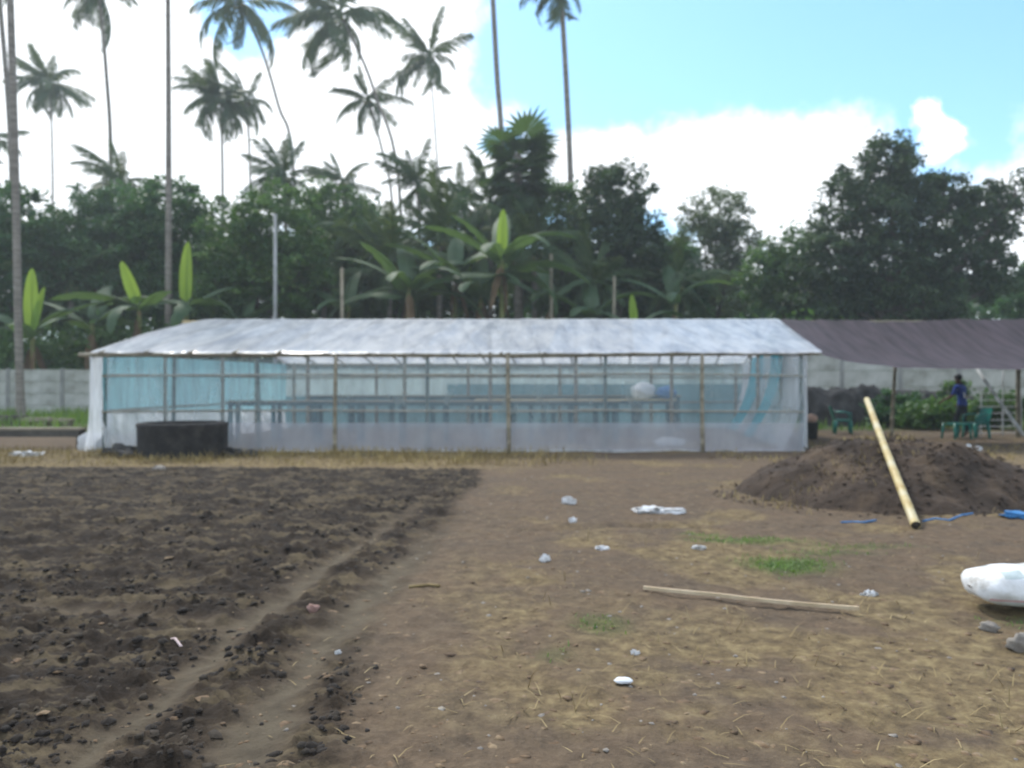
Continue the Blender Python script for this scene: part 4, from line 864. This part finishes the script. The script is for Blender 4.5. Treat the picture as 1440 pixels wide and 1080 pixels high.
tree('broadleaf_tree', 'dark rounded tree directly behind the straight bare palm trunk', 42, [(235, 300, 62, 48), (270, 345, 65, 60), (215, 370, 60, 60), (265, 420, 80, 55)], M_LEAF_A, 3)
tree('broadleaf_tree', 'mid green tree beside the pale utility pole', 39, [(340, 345, 60, 60), (394, 316, 60, 62), (350, 410, 75, 55), (420, 390, 60, 60)], M_LEAF_B, 4)
tree('broadleaf_tree', 'leafy green tree below the leaning palm left of centre', 44, [(470, 310, 65, 55), (440, 350, 55, 55), (500, 345, 60, 55), (470, 410, 80, 60)], M_LEAF_B, 5)
tree('broadleaf_tree', 'low loose green tree below the gap in the canopy left of centre', 46, [(555, 365, 60, 45), (580, 400, 65, 50), (535, 410, 60, 50)], M_LEAF_B, 6, fill=.3, dens=18)
tree('broadleaf_tree', 'green tree behind the banana plants in the centre', 47, [(650, 330, 55, 50), (690, 345, 55, 55), (630, 390, 70, 55), (700, 400, 70, 55)], M_LEAF_A, 7, dens=22)
tree('broadleaf_tree', 'mid green tree around the foot of the tall palm right of centre', 45, [(790, 310, 50, 55), (770, 350, 60, 50), (800, 400, 65, 55)], M_LEAF_B, 8)
tree('broadleaf_tree', 'dark round topped tree right of the tall centre palm', 42, [(868, 270, 52, 42), (850, 320, 58, 50), (890, 350, 50, 50), (860, 400, 75, 55)], M_LEAF_D, 9, dens=30)
tree('broadleaf_tree', 'pale airy tree between the round dark tree and the largest tree', 50, [(1010, 300, 52, 38), (990, 340, 48, 42), (1040, 345, 35, 45), (960, 390, 45, 45), (1010, 400, 60, 50)], M_LEAF_C, 10, dens=24, fill=.4, size=.22)
tree('broadleaf_tree', 'low dark tree in the notch right of the round dark tree', 44, [(935, 375, 45, 48), (950, 420, 55, 45), (900, 420, 50, 45)], M_LEAF_A, 11)
tree('broadleaf_tree', 'small green tree against the left side of the largest tree', 43, [(1120, 355, 42, 42), (1085, 390, 48, 45), (1130, 410, 60, 50)], M_LEAF_B, 12)
tree('large_tree', 'largest broad dark tree at the right rising above the tarp', 40, [(1245, 225, 40, 40), (1205, 262, 42, 42), (1280, 265, 48, 45), (1195, 315, 52, 55), (1250, 310, 60, 52), (1315, 310, 52, 55), (1325, 270, 30, 34), (1375, 300, 40, 42), (1412, 305, 28, 50), (1170, 370, 60, 50), (1250, 380, 75, 55), (1335, 365, 55, 55), (1395, 365, 30, 30), (1400, 400, 45, 26), (1180, 420, 80, 40), (1290, 425, 80, 34), (1425, 275, 20, 26)], M_LEAF_D, 13, 1270, dens=30, per=44, size=.24, tr=.4, fill=.4, clump=.5)
tree('broadleaf_tree', 'small dark tree at the right edge low behind the tarp', 46, [(1445, 430, 45, 28), (1480, 400, 50, 50)], M_LEAF_A, 14)

def mass(name, xr, yr, hfun, n, size, mt, label, seed):
    g = np.random.default_rng(seed); nc = n // 40; X = g.uniform(*xr, nc); Y = g.uniform(*yr, nc); H = hfun(X, Y); Z = H * g.uniform(0, 1, nc) ** .75
    idx = np.repeat(np.arange(nc), 40); m = len(idx); C = np.stack([X, Y, Z], -1)[idx] + g.normal(size=(m, 3)) * np.array([.6, .6, .45])
    C[:, 2] = np.maximum(C[:, 2], 0.05)
    T = rand_dirs(g, m); nn = rand_dirs(g, m); nn[:, 2] += .7; B = np.cross(T, nn); B /= np.linalg.norm(B, axis=1)[:, None] + 1e-6
    s = size * g.uniform(.6, 1.5, m); V, Q = leaves(C, T, B, s, s * .55); return tag(link(name, np_mesh(name, V, Q, mt)), label, 'undergrowth', kind='stuff')
mass('undergrowth', (-32, 34), (36.5, 43.0), lambda x, y: 2.2 + 3.0 * fbm(x * .35, y * .2, 3, 5), 62000, .34, M_LEAF_B, 'thick green undergrowth behind the wall', 40)
mass('far_wood', (-52, 60), (54, 66), lambda x, y: (8.5 + 6 * fbm(x * .16, y * .05, 3, 9)) * np.interp(x, [-60, -20, -8, 0, 12, 22, 60], [1.15, 1.05, 1.05, 1.0, .72, .78, .85]), 80000, .55, M_LEAF_A, 'far dark wood closing the view behind the trees', 41)

# coconut palms
def frond_mesh(name, L, droop, mt, seed, nl=48, ll=1.08, wind=0.0):
    """frond leaving the origin along +X, bending down"""
    g = random.Random(seed); pts = []; n = 12; p = Vector((0, 0, 0)); a = 0.0
    for i in range(n + 1):
        pts.append(p.copy()); a = -droop * (i / n) ** 1.3; p = p + Vector((math.cos(a), wind * i / n * .25, math.sin(a))) * (L / n)
    mb = MB(); mb.tube(pts, [0.05 - 0.042 * i / n for i in range(n + 1)], 4, False)
    for k in range(nl):
        u = 0.12 + 0.88 * k / (nl - 1); f = u * n; i = min(int(f), n - 1); c = pts[i].lerp(pts[i + 1], f - i); t = (pts[i + 1] - pts[i]).normalized()
        lk0 = ll * (math.sin(math.pi * (0.16 + 0.74 * u)) ** .8)
        for s in (-1, 1):
            if g.random() < .10: continue
            lk = lk0 * g.uniform(.6, 1.15)
            d = (Vector((0, s, 0)) * g.uniform(.45, .8) + t * g.uniform(.55, .95) - Vector((0, 0, 1)) * g.uniform(.25, 1.0)).normalized(); w2 = t * 0.052
            b = len(mb.v); m_ = c + d * lk * .5; e = c + d * lk * .95 - Vector((0, 0, lk * g.uniform(.1, .35)))
            mb.v += [tuple(c - w2 * .6), tuple(c + w2 * .6), tuple(m_ + w2), tuple(m_ - w2), tuple(e)]
            mb.f += [(b, b + 1, b + 2, b + 3), (b + 3, b + 2, b + 4)]
    return mb.mesh(name, mt, None, False)
FR = [frond_mesh('frond', 1.0 * 3.6, d, M_FROND, i, wind=wd) for i, (d, wd) in enumerate(((0.7, .4), (1.1, -.5), (1.6, .5), (2.1, -.3), (0.4, 0.2), (1.3, .8)))]
def palm(label, D, trunk_px, crown_px, rpx, seed, r0=0.17, r1=0.10, nf=36, base_px=None, upsweep=0.0, young=False, windx=-0.3, name='coconut_palm'):
    """trunk_px: points up the trunk seen in the photo, bottom first; crown_px: its top"""
    g = random.Random(seed); top = P(crown_px[0], crown_px[1], D); bx = base_px if base_px is not None else (trunk_px[0][0] if trunk_px else crown_px[0])
    base = Vector(((bx - 720) * D / F, D, 0)); root = thing(name, base, label, 'palm', 'palms behind the shed')
    ctr = [Vector((0, 0, -.3))] + [P(x, y, D) - base for x, y in trunk_px] + [top - base]; path = []
    for i in range(len(ctr) - 1):
        p0, p1, p2, p3 = ctr[max(i - 1, 0)], ctr[i], ctr[i + 1], ctr[min(i + 2, len(ctr) - 1)]
        for k in range(6):
            t = k / 6; path.append(0.5 * ((2 * p1) + (p2 - p0) * t + (2 * p0 - 5 * p1 + 4 * p2 - p3) * t * t + (3 * p1 - p0 - 3 * p2 + p3) * t ** 3))
    path.append(ctr[-1]); n = len(path); H = path[-1].z
    link('trunk', MB().tube(path, [r1 + (r0 - r1) * (1 - min(1, max(p.z, 0) / H)) + .06 * max(0, 1 - max(p.z, 0) / 1.2) for p in path], 8).mesh('trunk', M_PALMT), root)
    sc = rpx * D / F / 3.1; c = path[-1]
    nuts = MB()
    for k in range(7): nuts.blob((.3 * math.cos(k * .9) * sc, .3 * math.sin(k * .9) * sc, -.25 * sc - .12 * (k % 3)), (.13, .13, .15), k, .05, 7, 5)
    link('coconuts', nuts.mesh('coconuts', M_BANSTEM), root, c)
    link('crown_shaft', MB().blob((0, 0, 0), (.16 * sc + .06, .16 * sc + .06, .45 * sc), seed, .1, 8, 6).mesh('crown_shaft', M_FROND), root, c)
    for k in range(nf):
        u = (k + .5) / nf; az = k * 2.39996 + g.uniform(-.55, .55); pitch = R(82 - 125 * u ** .8) + g.uniform(-.3, .3) + upsweep * (1 - u)
        m = FR[4] if u < .12 else (FR[0] if u < .3 else (FR[1] if u < .5 else (FR[5] if k % 3 == 0 else FR[2]))); 
        if u > .85: m = FR[3] if k % 2 else FR[1]
        d = Vector((math.cos(az) * math.cos(pitch) + windx * (1 - u * .5), math.sin(az) * math.cos(pitch), math.sin(pitch))); az2 = math.atan2(d.y, d.x); p2 = math.atan2(d.z, math.hypot(d.x, d.y))
        s = sc * g.uniform(.75, 1.18) * (0.8 if u < .12 else 1)
        o = link('frond', m, root, c + Vector((0, 0, .1 * sc * (1 - 2 * u))), (g.uniform(-.9, .9), -p2, az2), (s, s * g.uniform(.8, 1.25), s))
    return root
palm('small far coconut palm standing alone at the upper left', 72, [(74, 250)], (70, 117), 50, 1, .15, .08)
palm('tall slender palm left of the straight trunk, its drooping fronds cut by the top edge', 56, [(156, 235), (150, 110)], (139, -14), 62, 2, .2, .12, 18)
palm('straight bare palm trunk left of centre with its crown out of view', 38, [(237, 370), (237, 150)], (235, -190), 100, 3, .19, .09, 16)
palm('curved leaning palm with its crown at the top left edge beside blue sky', 60, [(412, 230), (392, 150), (368, 70)], (338, 4), 72, 4, .15, .1, 22, 425)
palm('left one of the two touching palm crowns, on a straight thin trunk', 64, [(313, 260)], (310, 138), 52, 5, .15, .1)
palm('right one of the two touching palm crowns', 67, [(352, 260)], (346, 140), 46, 6, .14, .09, 17)
palm('big shaggy palm crown at the top left of centre on a leaning trunk', 58, [(560, 250), (530, 140), (508, 80)], (478, 22), 80, 7, .14, .1, 24, 575)
palm('palm below the shaggy crown, its lower trunk slanting to the right', 62, [(552, 290), (537, 210)], (518, 140), 50, 8, .14, .09, 18, 570)
palm('full rounded palm crown on a very thin trunk near the cloud edge', 64, [(620, 330), (613, 200)], (604, 78), 58, 9, .12, .06, 22)
palm('bare palm trunk against the blue sky left of the centre palm', 50, [(706, 230), (698, 90)], (684, -170), 80, 10, .2, .15, 16)
palm('tall palm on a dark trunk right of centre, frond tips hanging from the top edge', 48, [(803, 290), (797, 130)], (788, -22), 58, 11, .22, .15, 20)
palm('thick pale palm trunk at the left edge rising out of view', 30, [(26, 470), (20, 180)], (6, -260), 110, 12, .15, .12, 14, 30)
palm('thin crooked palm trunk beside the thick left edge trunk', 44, [(18, 300), (12, 150)], (-6, -60), 60, 13, .17, .12, 14, 24)
palm('low palm crown cut by the left edge', 60, [(-2, 260)], (-4, 196), 42, 14, .14, .1, 16)
palm('short palm crown rising from the wood right of the straight trunk pair', 50, [(402, 320)], (400, 248), 62, 15, .18, .13, 22)
palm('short dense palm in the wood between the two left trunks', 52, [(168, 330)], (170, 255), 60, 16, .18, .13, 20)
palm('shaggy short palm in the wood left of the rounded palm', 50, [(590, 340)], (588, 262), 55, 17, .18, .13, 22, upsweep=.3)
palm('short palm in the wood right of the rounded palm', 52, [(655, 350)], (652, 285), 48, 18, .17, .12, 20, upsweep=.3)
palm('small palm crown poking from the wood under the shaggy crown', 54, [(485, 320)], (482, 256), 46, 19, .16, .12, 18)

for k, (x_, y_, D_, r_, lab) in enumerate(((548, 372, 41, 88, 'young palm with long arching fronds left of centre above the roof'), (618, 338, 42, 84, 'young arching palm below the rounded palm crown'), (752, 352, 41, 86, 'young arching palm right of the large centre banana plant'),
        (835, 400, 40, 74, 'low young palm below the dark round topped tree'), (950, 400, 42, 78, 'young palm with spreading fronds below the pale airy tree'), (455, 395, 40, 74, 'low young palm right of the pale utility pole'), (690, 288, 45, 66, 'young palm crown just left of the fan leaved palm'), (100, 400, 41, 70, 'low young palm behind the banana plants at far left'))):
    palm(lab, D_, [(x_, y_ + 40)], (x_, y_), r_, 40 + k, .17, .13, 18, upsweep=.35, windx=-.1, name='young_palm')
def fan_palm():
    D = 42; c0 = P(728, 215, D); base = Vector((c0.x, D, 0)); root = thing('fan_palm', base, 'tall dark fan leaved palm in the centre of the tree line', 'palm')
    link('trunk', MB().tube([(0, 0, -.3), (.1, 0, 4), (0, 0, 8), c0 - base], [.3, .26, .24, .2], 9).mesh('trunk', M_PALMT), root)
    mb = MB(); mb.tube([(0, 0, 0), (.8, 0, .05)], .02, 4, False)
    for k in range(17):
        a = R(-125 + 250 * k / 16); d = Vector((math.cos(a), math.sin(a), -.1 - .12 * abs(math.sin(a)))).normalized(); s = Vector((-math.sin(a), math.cos(a), 0)) * .075; q = Vector((.8, 0, .05)); b = len(mb.v)
        mb.v += [tuple(q), tuple(q + d * .55 - s), tuple(q + d * .55 + s), tuple(q + d * (1.0 + .12 * math.sin(k * 5)) - Vector((0, 0, .06)))]; mb.f += [(b, b + 1, b + 3, b + 2)]
    fm = mb.mesh('fan_leaf', M_FAN, None, False); g = random.Random(5)
    for k in range(96):
        u = k / 95; z = -u ** 1.25 * 3.6; az = k * 2.4; az += g.uniform(-.6, .6); p = R(48 - 95 * min(1, u * 1.5)) + g.uniform(-.45, .35); s = (1.35 - .3 * u) * g.uniform(.75, 1.2)
        link('fan_leaf', fm, root, c0 - base + Vector((0, 0, z)), (g.uniform(-.4, .4), -p, az), (s, s, s))
fan_palm()

# banana plants
def ban_leaf(name, L, W, droop, mt, seed, cup=0.25, tear=True):
    g = random.Random(seed); n = 16; pts = []; p = Vector((0, 0, 0))
    for i in range(n + 1):
        a = -droop * (i / n) ** 1.2; pts.append(p.copy()); p = p + Vector((math.cos(a), 0, math.sin(a))) * (L / n)
    rows = []
    for i in range(n + 1):
        u = i / n; wv = W * (math.sin(math.pi * min(1, .06 + .94 * u)) ** .45 if u > .12 else .05) * (1 - .3 * u); t = (pts[min(i + 1, n)] - pts[max(i - 1, 0)]).normalized(); up = Vector((-t.z, 0, t.x))
        if tear and i % 3 == 0 and .2 < u < .95: wv *= g.uniform(.72, .95)
        rows.append([pts[i] + Vector((0, k, 0)) * wv + up * cup * wv * (k * k) * (1 if k else 0) for k in (-1, -.5, 0, .5, 1)])
    mb = MB().quadgrid(rows); mb.tube(pts, [.035 - .028 * i / n for i in range(n + 1)], 4, False); return mb.mesh(name, mt, None, True)
BL_Y = ban_leaf('leaf', 3.0, .41, .10, M_BAN_Y, 1, .18, False)
BL_G = [ban_leaf('leaf', 3.4, .44, d, M_BAN_G, i + 2, -.25) for i, d in enumerate((0.9, 1.5, 2.0))]
M_DEADB = mat('dead_banana_leaf', [(0.10, 0.065, 0.035), (0.2, 0.14, 0.08)], 2, 0.9)
BL_D = ban_leaf('dead_leaf', 2.2, .22, .5, M_DEADB, 9, -.5)
def banana(label, D, px, stem_top_py, upright, side, seed, sc=1.0):
    g = random.Random(seed); top = P(px, stem_top_py, D); base = Vector((top.x, D, 0)); root = thing('banana_plant', base, label, 'banana plant', 'banana plants behind the wall'); c = top - base
    link('stem', MB().tube([(0, 0, -.2), c * .5, c], [.17, .14, .09], 8).mesh('stem', M_BANSTEM), root)
    for (ln, tilt, az) in upright:
        o = link('leaf', BL_Y, root, c, Euler((R(90), 0, 0)).to_matrix().to_euler(), None)
        m = Matrix.Rotation(R(tilt), 4, 'Y') @ Matrix.Rotation(R((az % 40) - 20), 4, 'Z') @ Matrix(((0, -1, 0, 0), (0, 0, -1, 0), (1, 0, 0, 0), (0, 0, 0, 1)))
        o.rotation_euler = m.to_euler(); o.scale = (ln / 3.0,) * 3; o['label'] = 'bright young upright leaf'
    for k in range(4):
        link('dead_leaf', BL_D, root, c - Vector((0, 0, .35 + .1 * k)), (g.uniform(-.6, .6), R(62 + 8 * k), k * 1.7 + seed), (sc,) * 3)
    for k, (az, pitch, s) in enumerate(side):
        s *= 1.18
        link('leaf', BL_G[k % 3], root, c - Vector((0, 0, .1 * k)), (g.uniform(-.5, .5), -R(pitch), R(az)), (s * sc, s * sc, s * sc))
S6 = [(100, 60, 1.0), (10, 50, 1), (75, 40, .9), (175, 45, 1), (250, 35, .9), (320, 55, .95), (200, 65, .85)]
banana('banana plant at the far left with a broad upright bright leaf', 35, 46, 470, [(3.0, -2, 60), (2.2, 12, 40)], [(20, 48, .9), (165, 30, .9), (0, 70, .8), (280, 30, .8), (195, 60, .8)], 1)
banana('banana plant left of the bare trunk with one slanting bright leaf', 35.5, 196, 432, [(2.3, -22, 70)], [(175, 25, 1.05), (15, 30, .9), (260, 20, .8), (330, 40, .7)], 2)
banana('banana plant with a tall upright bright leaf right of the bare trunk', 36, 262, 430, [(3.0, 0, 85)], [(180, 20, 1.1), (-10, 25, .8), (300, 20, .8), (20, 50, .7)], 3)
banana('large banana plant at centre with a vivid leaf held high', 36, 706, 360, [(2.2, 1, 50)], S6 + [(0, 25, 1.1), (350, 5, 1.0), (185, 10, 1.0)], 4, 1.05)
banana('banana plant left of centre with long drooping leaves', 37, 575, 400, [], S6 + [(185, 20, 1.1), (-5, 30, 1.1)], 5, 1.05)
banana('banana plant left of the large centre one, all leaves arching', 38, 640, 380, [], S6, 6)
banana('small banana plant right of centre with a short bright leaf', 36, 893, 462, [(1.6, -6, 80)], [(150, 40, .7), (30, 50, .8), (270, 30, .6)], 7)
banana('banana plant below the pale airy tree', 39, 950, 420, [], S6[:5], 8, .85)
banana('banana plant left of the slender pole with low leaves', 38, 490, 430, [], S6[:5], 9, .85)
banana('banana plant right of the large centre one', 38, 775, 420, [], S6[:5], 10, .9)

banana('low banana plant between the two slanting bright leaves at left', 36.5, 130, 455, [], S6[:5], 11, .9)
banana('low banana plant in front of the pale utility pole', 37, 345, 450, [], S6[:4], 12, .8)
banana('banana plant crowding the left side of the large centre one', 37, 676, 410, [], S6, 13, 1.0)
banana('low banana plant right of the slender grey pole', 37.5, 835, 440, [], S6[:5], 14, .9)
# poles and slender stems
def stick(px, py, D, r, mt, name, label, cat, lean=0.0):
    t = P(px, py, D); root = thing(name, (t.x - lean, D, 0), label, cat)
    MB().tube([(t.x - lean, D, -.3), ((t.x * 2 - lean) / 2, D, t.z / 2), t], [r * 1.15, r, r * .85], 10).build('shaft', mt, root)
    MB().lathe((t.x, t.y, t.z), [(r * .855, -.01), (r * .86, .015), (r * .7, .03), (.001, .03)], 10).build('cap', mt, root)
stick(387, 302, 34.8, .085, M_POLE, 'utility_pole', 'pale straight utility pole behind the shed left of centre', 'pole')
stick(481, 378, 36, .09, M_BAMBOO, 'bare_pole', 'short tan pole behind the shed right of the pale pole', 'pole')
stick(775, 358, 36.5, .09, M_BAMBOO_G, 'bare_pole', 'grey pole behind the shed right of the large banana plant', 'pole')
stick(864, 390, 37, .08, M_BAMBOO_G, 'bare_pole', 'thin grey pole behind the shed below the round dark tree', 'pole', .1)

# shrubs and brush at the right by the wall
def shrub(label, px, D, w_, h_, mt, seed, size=.2):
    x = (px - 720) * D / F; root = thing('shrub', (x, D, 0), label, 'shrub', 'shrubs before the wall'); 
    link('foliage', crown_mesh('foliage', [((0, 0, h_ * .5), (w_ / 2, w_ * .35, h_ * .45)), ((w_ * .2, .1, h_ * .62), (w_ * .3, w_ * .25, h_ * .33)), ((-w_ * .2, .1, h_ * .4), (w_ * .32, w_ * .25, h_ * .33))], 60, 26, size, mt, seed, .3, .28), root)
    mb = MB()
    for k in range(6): a = k * 1.05; mb.tube([(0, 0, -.1), (.15 * w_ * math.cos(a), .1 * math.sin(a), h_ * .4), (.35 * w_ * math.cos(a), .2 * math.sin(a), h_ * .75)], [.025, .018, .008], 5)
    link('stems', mb.mesh('stems', M_BARK), root)
shrub('bright green leafy shrub left of the person in blue', 1316, 25.5, 2.2, 1.1, M_LEAF_B, 61); shrub('dark green shrub behind the bamboo tarp pole', 1265, 27, 2.2, 1.25, M_LEAF_A, 62)
shrub('tall thin green shrub behind the head of the person', 1342, 28, 1.0, 2.0, M_LEAF_B, 63); shrub('green shrub behind the pale rack', 1400, 26, 2.4, 1.3, M_LEAF_B, 64)
def brush_heap():
    n, m = 130, 26; U, Vv = np.meshgrid(np.linspace(0, 1, n), np.linspace(-1, 1, m)); X = 10.6 + 7.2 * U; Y = 28.6 + 1.0 * Vv
    H = 1.38 - 0.35 * sstep(.55, 1, U) + 0.5 * (fbm(X * 1.3, Y * 1.3, 3, 4) - .5); Z = H * np.clip(1 - np.abs(Vv) ** 2.2, 0, 1) + 0.28 * (fbm(X * 4, Y * 4 + Vv * 2, 4, 6) - .5) - 0.1
    V = np.stack([X, Y + 0.3 * (fbm(X * 3, Vv * 3, 3, 8) - .5), Z], -1).reshape(-1, 3); i, j = np.meshgrid(np.arange(m - 1), np.arange(n - 1), indexing='ij')
    Q = np.stack([i * n + j, i * n + j + 1, (i + 1) * n + j + 1, (i + 1) * n + j], -1).reshape(-1, 4)
    tag(link('soil_bank', np_mesh('soil_bank', V, Q, M_STONEK, True)), 'black bank of soil along the wall right of the shed', 'soil bank')
brush_heap()
def haze():
    mb = MB().box((0, 0, 19.5), (960, 960, 43)); m = bpy.data.materials.new('haze'); m.use_nodes = True; N = m.node_tree.nodes; N.clear()
    o = N.new('ShaderNodeOutputMaterial'); v = N.new('ShaderNodeVolumePrincipled'); v.inputs['Color'].default_value = (0.86, 0.94, 0.98, 1); v.inputs['Density'].default_value = HAZE
    v.inputs['Anisotropy'].default_value = 0.3; m.node_tree.links.new(v.outputs[0], o.inputs['Volume'])
    tag(mb.build('haze', m, None, False), kind='stuff')
HAZE = 0.0012
haze()
print('done')
